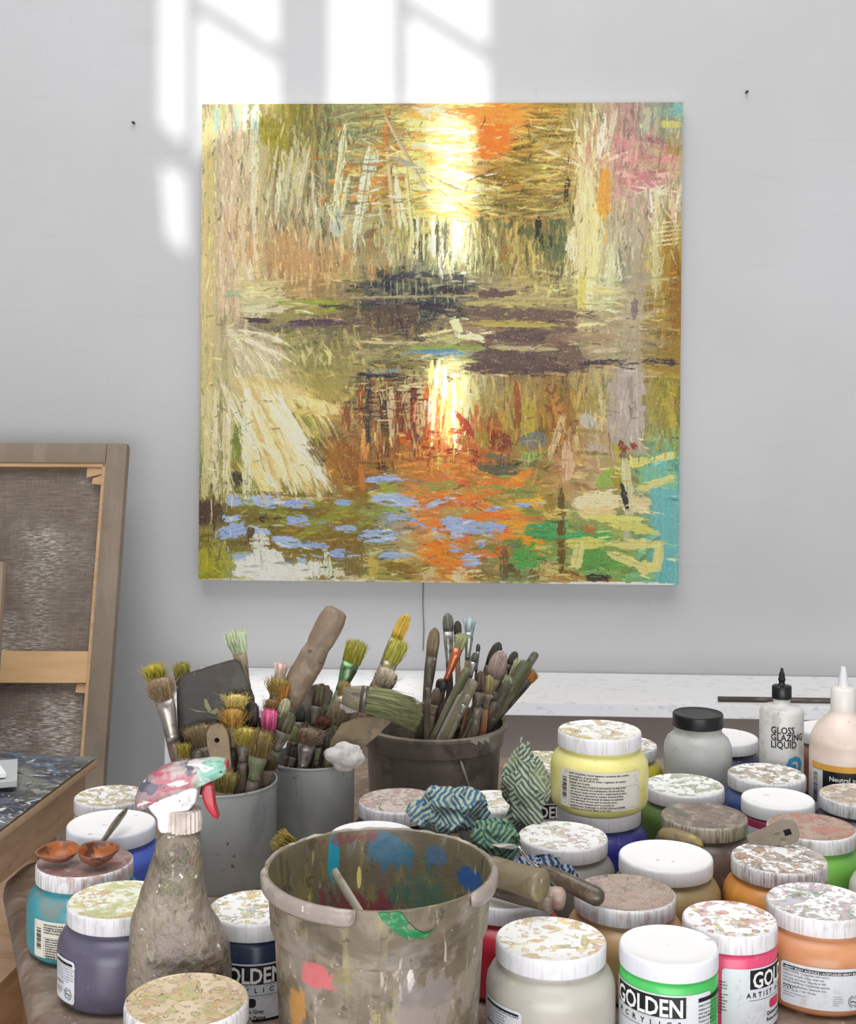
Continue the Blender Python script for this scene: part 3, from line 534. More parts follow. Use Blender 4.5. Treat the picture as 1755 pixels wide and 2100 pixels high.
bm = bmesh.new(); box(bm, -WC+BW, -BW-.006, .002, .018, zc-.032, zc+.032, .001); o_ = obj('cross_bar', bm, woodl('beech', 'd4ae80', 'c89c6c'), st, smooth=False); o_['label'] = 'pale beech cross bar'
for (pts) in ([(-BW-.04, HC-BW-.008), (-BW-.006, HC-BW-.008), (-BW-.006, HC-BW-.022), (-BW-.04, HC-BW-.03)], [(-BW-.026, HC-BW-.031), (-BW-.006, HC-BW-.024), (-BW-.006, HC-BW-.046), (-BW-.028, HC-BW-.044)], [(-BW-.026, zc-.033), (-BW-.006, zc-.033), (-BW-.006, zc-.052), (-BW-.028, zc-.05)]):
    bm = bmesh.new(); prism(bm, pts, .006, .012); obj('corner_key', finish(bm), pine, st, smooth=False)
st2 = thing('stretched_canvas', 'narrow edge of a second canvas leaning in front of the big linen one', 'canvas', (P(15, 1140, 2.44).x, 2.30, .446), (math.radians(-9), 0, 0))
h2 = .45+.42; h2 = P(15, 1137, 2.42).z-.45
bm = bmesh.new(); 
for (a, b, c1, d) in ((-.03, 0, 0, h2), (-.45, -.42, 0, h2), (-.42, -.03, h2-.03, h2), (-.42, -.03, 0, .03)): box(bm, a, b, 0, .02, c1, d, .003)
o_ = obj('folded_edge', bm, grime('linen_fold2', '94806e', [('a4907c', (20, 20, 4), .45, .65, .7)], .8), st2); sharp(o_)
bm = bmesh.new(); box(bm, -.44, -.01, .014, .018, .01, h2-.01); obj('canvas_back', bm, linen, st2, smooth=False)
bm = bmesh.new(); box(bm, -1.6, cx_+.06, 2.15, 2.84, 0, .436, .004)
tag(obj('plinth', bm, grime('plinth_paint', 'b4b8bc', [('98a0a4', 6, .5, .7, .5)], .6), smooth=False), 'low grey painted plinth carrying the leaning canvases at left', 'plinth')
# ---------------------------------------------------------------- paint-covered side table at left
Hs = .49; zs_ = CAMZ-Hs
ca_ = P(200, 1560, 1.75); cb_ = P(0, 1712, 1.452)
dr = Vector((cb_.x-ca_.x, cb_.y-ca_.y, 0)).normalized(); ang = math.atan2(dr.x, -dr.y)
nb = NB('crusted_paint'); c = nb.mix(nb.mr(nb.noise(9, 1, 4), .4, .6), hx('4c4e50'), hx('7c7e76'))
for i_, (h, s, lo, hi, a) in enumerate((('2c3044', 14, .5, .58, .9), ('d8dcdc', 40, .6, .64, .95), ('4a6a8c', 22, .62, .68, .8), ('1c1e24', 30, .6, .64, .9), ('9c9c8c', 26, .58, .64, .8), ('50586c', 12, .55, .62, .8), ('b07c78', 34, .68, .7, .8), ('e8e8e4', 90, .66, .69, .9), ('b8a468', 40, .68, .72, .7))):
    c = nb.mix(nb.mr(nb.noise((s, s*1.6, s), i_*2.1+1, 4, .6, .8), lo, hi, 0, a), c, hx(h))
crust = nb.out(c, .4, nb.noise(70, 3, 4), 1.0, .008)
sd = thing('side_table', 'wooden side table with a top crusted in dried dark paint, at the left edge', 'table', (ca_.x, ca_.y, 0), (0, 0, ang))
bm = bmesh.new(); bmesh.ops.create_grid(bm, x_segments=60, y_segments=70, size=.5)
for v in bm.verts:
    x, y = v.co.x-.5, (v.co.y-.5)*1.0
    e = 1.0 if (x < -.004 and y < -.004) else 0
    v.co = Vector((x, y, zs_+.002+.004*mnoise.noise(Vector((x*50, y*50, 0)))*e))
obj('paint_crust', bm, crust, sd)
bm = bmesh.new(); box(bm, -1, 0, -1, 0, zs_-.012, zs_-.001, .003); box(bm, -.98, -.012, -.98, -.012, zs_-.07, zs_-.012, .002)
obj('table_top', bm, woodl('side_table_wood', 'c4a484', 'a8845c'), sd, smooth=False)
for (x, y) in ((-.07, -.07), (-.93, -.07), (-.07, -.93), (-.93, -.93)):
    bm = bmesh.new(); box(bm, x-.03, x+.03, y-.03, y+.03, 0, zs_-.07, .002); obj('leg', bm, woodl('leg_wood', 'c4a484', 'a8845c'), sd, smooth=False)
bm = bmesh.new(); box(bm, -.028, -.014, -.9, -.1, zs_-.28, zs_-.2, .002); obj('brace', bm, woodl('brace_wood', 'bc9c78', '9c7c58'), sd, smooth=False)
# white sheets lying at the left edge
q = P(-40, 1545, 1.66)
for k, (dx, dz, h, lb) in enumerate(((0, .012, 'f0f2f4', 'white board offcut lying flat on the paint-crusted side table, the upper one'), (.022, .002, 'b8bcbc', 'crumpled clear plastic sheet on the side table under the white board'))):
    bm = bmesh.new(); box(bm, -.12, .045+dx, -.05, .05, 0, .006 if k == 0 else .008, .001)
    o_ = tag(obj('board' if k == 0 else 'plastic_sheet', bm, plain(h, .4), smooth=False), lb, 'board' if k == 0 else 'sheet'); o_.location = (q.x-.01, 1.62, zs_+.006+dz); o_.rotation_euler = (0, 0, .5-k*.2)
# ---------------------------------------------------------------- work table
TT = [(-.505, 1.545), (-.50, 1.60), (-.47, 1.635), (-.42, 1.66), (-.24, 2.08), (.95, 2.12), (.95, .93), (-.255, .93)]
worn = grime('worn_table', '7c6a5c', [('9c8c80', 22, .45, .62, .8), ('5a4438', 14, .5, .66, .7), ('b0a498', 60, .58, .7, .7), ('8a5a4c', 30, .6, .7, .6)], .45, 120, .5)
cx0 = sum(p[0] for p in TT)/len(TT); cy0 = sum(p[1] for p in TT)/len(TT)
tb = thing('work_table', 'paint-stained wooden work table with a rounded edge holding all the paint jars', 'table', (cx0, cy0, 0))
bm = bmesh.new()
va = [bm.verts.new((x-cx0, y-cy0, ZT)) for x, y in TT]; vb = [bm.verts.new((x-cx0, y-cy0, ZT-.034)) for x, y in TT]
bm.faces.new(va[::-1]); bm.faces.new(vb)
for i in range(len(va)): bm.faces.new((va[i], va[(i+1) % len(va)], vb[(i+1) % len(va)], vb[i]))
finish(bm)
bmesh.ops.bevel(bm, geom=[e for e in bm.edges], offset=.014, segments=4, affect='EDGES', profile=.5)
for v in bm.verts: v.co.z = min(v.co.z, ZT-cx0*0)
o_ = obj('table_top', bm, worn, tb); sharp(o_, 60)
twood = woodl('table_wood', 'bc9870', '9a7650')
def skirt(name, p, q, z0_, z1_, th=.02):
    p = Vector((p[0]-cx0, p[1]-cy0, 0)); q = Vector((q[0]-cx0, q[1]-cy0, 0)); d = (q-p); L = d.length
    bm = bmesh.new(); box(bm, 0, L, -th/2, th/2, z0_, z1_, .002)
    bmesh.ops.transform(bm, matrix=Matrix.Translation(p) @ Matrix.Rotation(math.atan2(d.y, d.x), 4, 'Z'), verts=bm.verts)
    obj(name, bm, twood, tb, smooth=False)
skirt('side_panel', (-.475, 1.56), (-.25, 1.0), .08, ZT-.0345, .022)
for x, y in ((-.46, 1.58), (-.215, .98), (.9, .98), (.9, 2.06)):
    bm = bmesh.new(); box(bm, x-cx0-.024, x-cx0+.024, y-cy0-.024, y-cy0+.024, 0, ZT-.0345, .002); obj('leg', bm, twood, tb, smooth=False)
# ---------------------------------------------------------------- paint jars
def lid_top(seed, base='fafaf8', pal=('b0a890', 'd8d090'), amt=.3, film=None, fa=.6, ring=.8):
    nb = NB('lid_top'); k = seed*3.3
    c = hx(base)
    if film: 
        c = nb.mix(nb.mr(nb.noise(26, k+5, 4, .6, .6), .38, .6, fa*.55, fa), c, hx(film))
    colr = nb.ramp(nb.noise(26, k+1, 1), list(pal))
    thr = .5+(.5-amt*.75)*.30 if amt > .1 else .8
    for j, (s, dl) in enumerate(((44, .004), (100, .022))):
        n_ = nb.noise(s, k+2+j, 2, .5, 1.0)
        c = nb.mix(nb.mr(n_, thr+dl, thr+dl+.012, 0, .72), c, colr)
        r = nb.math('MULTIPLY', nb.mr(n_, thr+dl-.004, thr+dl+.004), nb.mr(n_, thr+dl+.018, thr+dl+.008))
        c = nb.mix(nb.math('MULTIPLY', r, ring), c, hx('5c5448'))
    wob = nb.math('MULTIPLY', nb.math('SUBTRACT', nb.noise(160, k+6, 3), .5), .55)
    for (sc, f_, kk) in ((72, 1.0, 4), (120, .8, 8), (44, .5, 12)):
        vt = nb.n('ShaderNodeTexVoronoi', {'Vector': nb.coords(sc, k+kk), 'Scale': 1.0, 'Randomness': 1.0})
        sep = nb.n('ShaderNodeSeparateColor', {'Color': vt.outputs['Color']})
        dd = nb.math('ADD', vt.outputs['Distance'], wob); rad = nb.math('ADD', nb.math('MULTIPLY', sep.outputs[2], .22), .16)
        df = nb.math('SUBTRACT', rad, dd); on = nb.mr(sep.outputs[0], 1-min(.9, amt*1.1*f_)-.02, 1-min(.9, amt*1.1*f_))
        cc = nb.ramp(nb.math('ADD', nb.math('MULTIPLY', sep.outputs[1], .32), .34), list(pal))
        c = nb.mix(nb.math('MULTIPLY', nb.math('MULTIPLY', nb.mr(df, 0, .03), on), .6), c, cc)
        rg = nb.math('MULTIPLY', nb.math('MULTIPLY', nb.mr(df, -.01, .02), nb.mr(df, .09, .04)), on)
        c = nb.mix(nb.math('MULTIPLY', rg, ring*.6), c, hx('6c6254'))
    return nb.out(c, .45, nb.noise(90, k, 3), .25, .001)
def lid_side(seed, base='e6e6ea', dirt='8c8278', d=.3, tint=None):
    nb = NB('lid_side'); k = seed*2.1
    c = nb.mix(nb.mr(nb.noise((420, 420, 26), k, 3, .6), .44, .72, 0, min(1, d*1.3)), hx(base), hx(dirt))
    c = nb.mix(nb.mr(nb.noise((60, 60, 40), k+2, 4, .6), .5, .68, 0, d), c, hx(tint or dirt))
    return nb.out(c, .45, nb.noise((500, 500, 6), k+3, 1), .12, .0005)
def body_mat(seed, col, extra=(), dirty=.35):
    nb = NB('jar_paint'); c = hx(col); k = seed*1.7+.5
    dk = tuple(v*.62 for v in hx(col)[:3])+(1,); lt = tuple(min(1, v*1.25+.03) for v in hx(col)[:3])+(1,)
    c = nb.mix(nb.mr(nb.noise((14, 14, 20), k, 3), .42, .65, 0, .4), c, lt)
    c = nb.mix(nb.mr(nb.noise((26, 26, 50), k+1, 4, .6), .55, .7, 0, dirty), c, dk)
    c = nb.mix(nb.mr(nb.noise((120, 120, 60), k+2, 4, .6), .62, .72, 0, dirty), c, hx('a8a090'))
    for (h, s, lo, hi, a) in extra: c = nb.mix(nb.mr(nb.noise(s, k+4+lo, 4, .6), lo, hi, 0, a), c, hx(h))
    return nb.out(c, .32, nb.noise(60, k+6, 3), .12, .001)
WB = [(.0, 0), (.046, 0), (.052, .0015), (.0565, .006), (.0582, .012), (.0585, .022), (.0585, .048), (.0575, .056), (.054, .0625), (.049, .067), (.0462, .069), (.0455, .0735)]
def lidprof(r, h, z):
    return [(r*.955, z+.0005), (r*.995, z), (r, z+.001), (r*1.0, z+h-.003), (r*.99, z+h-.001), (r*.965, z+h), (r*.94, z+h-.0007), (r*.6, z+h-.0009), (.0004, z+h-.0009)]
def front_label(nm, R, z0_, z1_, wid, a, o, cap, sub, swatch=None, small=(), scale=1.0, back=False):
    u0 = R*a-wid/2; bm = bmesh.new(); patch(bm, u0, u0+wid, z0_, z1_, R, .0004, 0, .003); lb = obj('label', bm, PAPER(), o); lb['label'] = 'white printed paper label'
    bw = .0575*scale; bh = .0145*scale; bx = R*a-bw/2; by = z1_-.0015-bh
    bm = bmesh.new(); patch(bm, bx, bx+bw, by, by+bh, R, .0007)
    put_text(bm, sub, .0052*scale, R*a, by-.0062*scale, R, .0008, .00012, 'CENTER', 2.5 if len(sub) < 10 else 1.6)
    patch(bm, bx-.001, bx+bw+.001, by-.0086*scale, by-.0083*scale, R, .0007)
    yy = by-.022*scale
    for s_, t_ in small: put_text(bm, t_, s_, R*a-.016, yy, R, .0008, .00012); yy -= s_*1.15
    obj('lettering', bm, INK(), lb, smooth=False)
    bm = bmesh.new(); put_text(bm, cap, .0168*scale, R*a, by+.0012*scale, R, .0013, .0005, 'CENTER', .98, squash=.80); obj('lettering', bm, WHITEINK(), lb, smooth=False)['label'] = 'white block letters'
    if swatch:
        bm = bmesh.new(); patch(bm, R*a-.012, R*a+.006, by-.0175*scale, by-.0105*scale, R, .0007, 0, .0025); sw = obj('swatch', bm, plain(swatch), lb, smooth=False)
        if back:
            bm = bmesh.new()
            for k in range(3):
                x = R*a-.010+k*.0052; n_ = [wrap(x+i, by-.0173*scale+j, R, .001) for i, j in ((0, 0), (.0014, 0), (.0044, .0066), (.003, .0066))]; bm.faces.new([bm.verts.new(p_) for p_ in n_])
            obj('stripe', bm, INK(), sw, smooth=False)
    return lb
LOR = ['DIRECTIONS: Compatible with colors,', 'mediums and gels. Clean while wet', 'with soap and water. Use above 49F.', "MODE D'EMPLOI: Compatible avec les", 'Couleurs et Mediums. Nettoyer avec', 'du savon et de l eau. Ne pas']
def back_label(R, z0_, z1_, wid, a, o, logo=True):
    lb = None; u0 = R*a-wid/2; bm = bmesh.new(); patch(bm, u0, u0+wid, z0_, z1_, R, .0004, 0, .003); lb = obj('label', bm, PAPER(), o); lb['label'] = 'white printed paper label'
    bm = bmesh.new(); patch(bm, u0+.003, u0+wid-.003, z1_-.0062, z1_-.0028, R, .0007)
    para(bm, LOR, u0+.003, z1_-.009, R, .0008, .0027 if wid > .05 else .0020, 1.2)
    if logo:
        zz = z0_+.013; patch(bm, u0+.003, u0+.017, zz, zz+.0042, R, .0007)
        para(bm, ['188 Bell Road, New Berlin, NY', 'goldenpaints.com'], u0+.003, zz-.003, R, .0008, .0017, 1.4)
        para(bm, ['An employee', 'owned company', 'Une entreprise', 'detenue par ses', 'employes'], u0+wid-.029, z0_+.013, R, .0008, .0015, 1.3)
        cu, cv = u0+wid-.009, z0_+.0085
        for k in range(36):
            if k in (8, 9, 26, 27): continue
            t = k/36*2*math.pi; patch(bm, cu+.0052*math.cos(t)-.0003, cu+.0052*math.cos(t)+.0003, cv+.0052*math.sin(t)-.0004, cv+.0052*math.sin(t)+.0004, R, .0008)
        for k in range(28):
            t = k/28*2*math.pi; patch(bm, cu+.0036*math.cos(t)-.0004, cu+.0036*math.cos(t)+.0004, cv+.0036*math.sin(t)-.0002, cv+.0036*math.sin(t)+.0002, R, .0008)
        for k in range(12): patch(bm, cu-.003+k*.0005, cu-.0024+k*.0005, cv+.0006*math.sin(k*.55)-.0007, cv+.0006*math.sin(k*.55)+.0001, R, .0009)
    obj('lettering', bm, INK(), lb, smooth=False)
    bm = bmesh.new(); put_text(bm, 'HEAVY BODY ACRYLICS / ACRYLIQUES HEAVY BODY', .0026*wid/.068, u0+.0045, z1_-.0056, R, .001, .00006)
    if logo: put_text(bm, 'GOLDEN', .0046, u0+.0035, z0_+.0137, R, .0011, .0002, squash=.8)
    obj('lettering', bm, WHITEINK(), lb, smooth=False)['label'] = 'white lettering'
def text_label(R, z0_, z1_, wid, a, o):
    u0 = R*a-wid/2; bm = bmesh.new(); patch(bm, u0, u0+wid, z0_, z1_, R, .0004, 0, .002); lb = obj('label', bm, cm('paper2', lambda: grime('aged_label', 'e0dcd0', [('b0a48c', 40, .5, .72, .7), ('c87c50', 60, .66, .72, .6)], .5)), o); lb['label'] = 'white multi-line text label'
    bm = bmesh.new(); r_ = random.Random(3)
    hh = z1_-z0_; fs = .0029 if wid > .1 else .0021
    for k in range(13):      # bar code
        patch(bm, u0+.004, u0+.0105, z0_+hh*(.22+.045*k), z0_+hh*(.22+.045*k)+hh*r_.choice([.012, .02, .03]), R, .0007)
    para(bm, ['SAFE HOLDING: Avoid ingestion, excessive skin contact,', 'and inhalation of spray mists.', 'CONSEIL DE SECURITE: Eviter l ingestion, le contact', 'excessif avec la peau.'], u0+.014, z1_-.0045, R, .0008, fs*1.08, 1.1, .00007)
    para(bm, ['Limited warranty: product is warranted to be free of any', 'defects in materials and workmanship. Should you have', 'any concern please contact us for a replacement product.', 'Nothing else is expressed or implied. Garantie limitee :', 'ce produit est garanti exempt de defauts de materiaux', 'et de fabrication. Si vous avez le moindre souci,', 'merci de nous contacter pour un produit de', 'remplacement. Conformes to ASTM D4236 and D5098.', 'Conforme aux normes. Made in the USA.'], u0+.016, z1_-.0185, R, .0008, fs, 1.12, .00007)
    for (a1, a2, b1, b2) in ((u0+.014, u0+wid-.003, z1_-.0165, z1_-.0163), (u0+.014, u0+wid-.003, z0_+.002, z0_+.0022), (u0+.014, u0+.0142, z0_+.002, z1_-.0165), (u0+wid-.0032, u0+wid-.003, z0_+.002, z1_-.0165)): patch(bm, a1, a2, b1, b2, R, .0007)
    obj('lettering', bm, INK(), lb, smooth=False)
JARS = [ # id, cx, cy, type, body, lidtop args, lidside args, label
 ('J32', 383, 2052, 'W', '9a948c', dict(base='ece0c4', pal=('c8a878', 'a8b078', 'd8c088', 'b89890', 'e8dca0'), amt=.4, film='c8ac8c', fa=.7), dict(d=.55, dirt='a08c7c'), None, 'paint jar at the bottom edge with pinkish tan stained lid, nearest the camera'),
 ('J1', 1137, 1912, 'W', 'bcb8ae', dict(pal=('e8d870', 'd8a888', 'f0d080', 'a8a860'), amt=.27, ring=.5), dict(d=.16), 'backL', 'wide jar of light grey paint with yellow-spotted white lid in front of the red jar'),
 ('J2', 1361, 1925, 'S', '4cc060', dict(base='f8f8f8', pal=('c8c8c8', 'e0e0e0'), amt=.05), dict(d=.05, base='e8eaf2'), 'frontG', 'straight jar of fluorescent green paint with a clean white lid and black and white label'),
 ('J3', 1493, 1884, 'S', 'd84870', dict(pal=('e08858', 'c09090', 'e8b8a8', 'a86878', 'e8d070', 'b0a090'), amt=.33), dict(d=.4, dirt='b09890', tint='c88078'), 'frontP', 'straight jar of magenta pink paint, its white lid spotted with orange and red'),
 ('J4', 1677, 1840, 'W', 'c88a60', dict(pal=('a8a088', '70a090', 'c8a0a0', 'b8a8c0', 'c8b090', 'a8b8d8'), amt=.45), dict(d=.42, dirt='a8a090'), 'back', 'wide jar of terracotta orange paint with multicoloured spotted lid at the lower right'),
 ('J5', 1588, 1753, 'W', 'd08c40', dict(pal=('807468', '988878', 'a89888', 'b07850'), amt=.56), dict(d=.6, dirt='8c7868'), None, 'wide jar of ochre orange paint, lid densely flecked with brown and grey'),
 ('J6', 1364, 1754, 'W', '988458', dict(base='fafafa', pal=('d8d878', 'c8c8c8'), amt=.06), dict(d=.12, base='e4e4e6'), None, 'wide jar of olive brown paint with an almost clean white lid'),
 ('J7', 1267, 1817, 'W', 'b89468', dict(base='c8b8ac', pal=('a09088', '908478', 'b8a49c', 'b89890'), amt=.6, film='a49484', fa=.9), dict(d=.5, dirt='9c8c84', tint='b06450'), None, 'wide jar of tan paint with a grey-brown caked lid behind the green jar'),
 ('J8', 1163, 1714, 'W', '8c8a84', dict(pal=('c8a0a0', 'd8b8b0', 'd8c8b0', 'c0b8b0'), amt=.25), dict(d=.2, tint='c89898'), None, 'wide grey jar with pink-flecked white lid beside the rags'),
 ('J9', 1228, 1651, 'W', '34348c', dict(), dict(d=.15), None, 'wide jar of ultramarine blue paint under the pale yellow jar'),
 ('J11', 1443, 1666, 'W', '786058', dict(base='a89888', pal=('84766c', '786a64', 'b8a898', '6c7068'), amt=.66, film='80746a', fa=.95), dict(d=.9, dirt='80705c', base='b8b0a0'), None, 'wide jar of mauve brown paint with a dark brown grimy lid'),
 ('J12', 1655, 1676, 'W', '74b44c', dict(base='c8b0a0', pal=('b08c7c', 'a88878', 'c87868', '988c84'), amt=.5, film='b09484', fa=.95), dict(d=.55, dirt='a8a488'), None, 'wide jar of bright green paint with a reddish brown stained lid'),
 ('J13', 1611, 1645, 'S', '9c3458', dict(base='fcfcfc', pal=('e0e0e0', 'f0f0f0'), amt=.02), dict(d=.03, base='eef0f4'), 'blank', 'straight jar of crimson paint with clean white lid behind the bright green jar'),
 ('J14', 1581, 1590, 'W', '34487c', dict(pal=('8c8878', 'a8a888', 'b08068', '6c7068'), amt=.45), dict(d=.3), None, 'wide jar of dark blue paint with dark-flecked lid in front of the glazing liquid bottle'),
 ('J15', 1404, 1607, 'W', '587438', dict(pal=('a8b890', '889c78', 'b8b8a8', '98a088'), amt=.3), dict(d=.15), None, 'wide jar of olive green paint with green-flecked white lid, right of the pale yellow jar'),
 ('J17', 1280, 1524, 'W', 'c0b030', dict(pal=('b09088', 'a89080', 'd8c0b0'), amt=.5), dict(d=.2), None, 'mostly hidden jar of yellow paint between the pale yellow jar and the black-capped bottle'),
 ('J18', 1482, 1511, 'W', '242c48', dict(base='f8f8f8', pal=('c8c8c8', 'e0e0e0'), amt=.04), dict(d=.06, base='eef0f4'), None, 'dark navy jar with clean white lid between the black-capped bottle and the glazing liquid'),
 ('J19', 1702, 1488, 'W', '7c5448', dict(base='f8f8f8', pal=('c8c8c8', 'e0e0e0'), amt=.04), dict(d=.06), None, 'red-brown jar with white lid standing behind the two squeeze bottles'),
 ('J20', 1760, 1620, 'W', '342c48', dict(pal=('a89080', 'c8b890', '988c80', 'b8b0a0'), amt=.6, film='c0a890', fa=.5), dict(d=.45, dirt='6c6860'), None, 'dark purple jar with brown-stained lid at the right edge below the adhesive bottle'),
 ('J21', 1836, 1737, 'W', 'd8d8d4', dict(base='f8f8f8', pal=('c8c8c8', 'e0e0e0'), amt=.04), dict(d=.1), None, 'white jar cut off by the right edge, in front of the dark purple jar'),
 ('J22', 1116, 1558, 'W', '54484e', dict(pal=('a8b060', 'b8b884', 'c8c078', '8c8c70'), amt=.6, ring=.3), dict(d=.35, dirt='9c9484'), 'frontD', 'dark plum jar with yellow-green stained lid behind the upright rag'),
 ('J23', 1015, 1641, 'S', '70706c', dict(pal=('c8c080', 'd8c8a0', 'b8b8a8'), amt=.3), dict(d=.2), None, 'jar with pale yellow-flecked lid half hidden behind the rags'),
 ('J24', 820, 1641, 'W', '44343c', dict(base='dcd4cc', pal=('a89890', 'b8a8a0', 'c09898', 'a09c90'), amt=.5, film='c8b8b0', fa=.5), dict(d=.5, dirt='a09088'), None, 'dark purple jar with pinkish grey mottled lid in front of the brush bucket'),
 ('J25', 765, 1713, 'W', '504c58', dict(base='f8f8f8', pal=('c8c8c8', 'e0e0e0'), amt=.03), dict(d=.1), None, 'jar with plain white lid just behind the rim of the big water bucket'),
 ('J26', 1053, 1832, 'W', 'b82c40', dict(base='f0ecec', pal=('c8c8c8', 'e0e0e0'), amt=.1), dict(d=.15), None, 'wide jar of red paint beside the big bucket, under the dirty tool handles'),
 ('J27', 184, 1762, 'W', '3c94a0', dict(base='b89c94', pal=('9c4c50', '8c6c64', 'a87c74', '7c6c68'), amt=.55, film='98807a', fa=.95), dict(d=.65, dirt='9c8c80', tint='b07c68'), 'text', 'wide jar of turquoise paint with a maroon stained lid carrying the copper scoops'),
 ('J28', 247, 1836, 'W', '5c586c', dict(pal=('c8c890', 'b8bc80', 'd8d490', 'c8a868'), amt=.6, ring=.3, film='dcdcb0', fa=.4), dict(d=.3), 'backM', 'wide jar of slate purple paint with yellow-green stained lid at the lower left'),
 ('J29', 224, 1694, 'W', '4c64c0', dict(base='fafafa', pal=('b8b8b8', 'd8d8d8'), amt=.05), dict(d=.05, base='ecf0f8'), None, 'wide jar of cobalt blue paint with clean white lid, left of the spray bottle'),
 ('J30', 222, 1646, 'S', 'c8c0a8', dict(pal=('a89c70', 'c8b870', 'b8a890', 'c8a060'), amt=.55), dict(d=.3), None, 'jar with ochre-flecked lid behind the cobalt blue jar at left'),
 ('J31', 522, 1862, 'S', '2c3850', dict(pal=('e0d068', 'd0a878', 'c8c888', 'b8c0c8', 'e8d890'), amt=.42), dict(d=.2), 'frontN', 'straight jar of dark navy paint with yellow-blotched lid, left of the big bucket'),
]
RR = {'W': .0595, 'S': .0445}; LW = {'W': .1, 'S': .088}
bodies = []
for j in JARS:
    d = .488*F/(j[2]-HY); p = P(j[1], j[2], d); bodies.append([j[0], p.x, p.y, RR[j[3]], 1.0])
def fixed(n_, px, d, r, w_=0.0): bodies.append([n_, P(px, 1700, d).x, d, r, w_])
fixed('bucket', 779, 1.104, .097); fixed('canA', 455, 1.56, .0665); fixed('canB', 637, 1.66, .0565); fixed('pail', 888, 1.80, .09); fixed('spray', 370, 1.155, .047)
fixed('capb', 1424, 1.80, .049, 1); fixed('gloss', 1601, 1.79, .0315, 1); fixed('adh', 1729, 1.70, .045, 1)
for it in range(400):
    for i in range(len(bodies)):
        for k in range(i+1, len(bodies)):
            A, B = bodies[i], bodies[k]; dx, dy = B[1]-A[1], B[2]-A[2]; dd = math.hypot(dx, dy); need = A[3]+B[3]+.0012
            if dd < need and A[4]+B[4] > 0:
                s_ = (need-dd)/(A[4]+B[4])/dd*.5
                A[1] -= dx*s_*A[4]*.5; A[2] -= dy*s_*A[4]*1.5; B[1] += dx*s_*B[4]*.5; B[2] += dy*s_*B[4]*1.5
POS = {b[0]: (b[1], b[2]) for b in bodies}
def make_jar(j, z, seed, lh=.0165):
    jid, px, py, ty, col, lt, ls, lab, label = j[:9]
    x, y = POS[jid] if jid in POS else j[9]
    o = thing('paint_jar', label, 'jar', (x, y, z), group='acrylic paint jars')
    yaw = math.atan2(x, y)  # faces the camera
    ex = {'J5': [('7c6058', (10, 10, 16), .5, .6, .9), ('e8a040', 40, .6, .64, .8)], 'J10': [('c8b068', 40, .6, .7, .5)], 'J12': [('c87850', 50, .64, .68, .7)], 'J27': [('8c8478', 18, .5, .62, .7)], 'J1': [('d0d0a0', 40, .62, .68, .5)], 'J11': [('a07c78', 60, .6, .66, .8), ('4c443c', 20, .5, .6, .6)]}.get(jid, [])
    bm = bmesh.new()
    if ty == 'W':
        lathe(bm, WB, 64); hb = .0735; R = .0587
    else:
        lathe(bm, [(0, 0), (.038, 0), (.0425, .002), (.0436, .006), (.0436, .068), (.0425, .071), (.040, .0725), (.040, .0735)], 56); hb = .0735; R = .0438
    bo = obj('body', bm, body_mat(seed, col, ex), o); bo['label'] = 'paint-filled plastic body'
    r = LW[ty]/2; bm = bmesh.new(); pr = lidprof(r, lh, hb); pr2 = [(r*.9, hb+.001)]+pr
    lathe(bm, pr2, 64, mi=[0]*6+[1]*3)
    l_ = obj('lid', bm, [lid_side(seed, **ls), lid_top(seed, **lt)], o, rot=(0, 0, seed*1.3)); l_['label'] = 'white screw lid'; sharp(l_, 50)
    if lab == 'back': back_label(R, .004+.006, .049, .078, -yaw+.05, o)
    if lab == 'backL': back_label(R, .008, .046, .05, -yaw-.86, o)
    if lab == 'backM': back_label(R, .010, .050, .034, -yaw-1.05, o)
    if lab == 'frontG':
        lb = front_label('g', R, .004, .0635, .125, -yaw-.47, o, 'GOLDEN', 'ACRYLICS', '7cd838', [(.0048, 'Fluorescent Green'), (.0048, 'Vert Fluorescent')], 1.25, True)
        u_ = R*(-yaw+.62); bm = bmesh.new(); patch(bm, u_, u_+.04, .056, .0595, R, .0007); para(bm, LOR+['', 'Pigments: Fluorescent dye'], u_, .052, R, .0008, .0026, 1.3, .00003); obj('lettering', bm, INK(), lb, smooth=False)
    if lab == 'frontP':
        lb = front_label('p', R, .004, .061, .12, -yaw+1.22, o, 'GOLDEN', 'ARTIST ACRYLICS', 'd03860', [(.0048, 'Quinacridone Red'), (.0048, 'Rose de Quinacridone')], 1.2)
        bm = bmesh.new(); a_ = -yaw-.35; para(bm, ['Avoid ingestion, skin contact', 'Limited warranty: this product', 'is warranted to be free of any', 'defects in materials and', 'workmanship. Should you have', 'any concern please contact', 'us for a replacement. Nothing', 'else is expressed or implied.', 'Garantie limitee : ce produit', 'est garanti exempt de defauts', 'merci de nous contacter'], R*a_-.012, .048, R, .0008, .0021, 1.35, .00003); obj('lettering', bm, INK(), lb, smooth=False)
    if lab == 'frontD': front_label('d', R, .006, .050, .09, -yaw-.12, o, 'GOLDEN', 'ACRYLICS', None, [(.010, '   P')], 1.27)
    if lab == 'frontN': front_label('n', R, .003, .054, .11, -yaw-.1, o, 'GOLDEN', 'ACRYLICS', '14161c', [(.0048, "   Payne's Grey"), (.0048, '   Gris de Payne'), (.0038, '      ASTM I')], 1.2)
    if lab == 'blank':
        bm = bmesh.new(); patch(bm, R*-yaw-.05, R*-yaw+.05, .006, .062, R, .0004); obj('label', bm, PAPER(), o)
    if lab == 'text': text_label(R, .010, .0475, .085, -yaw-.25, o)
    return o
for k, j in enumerate(JARS): make_jar(j, ZT, k+1)
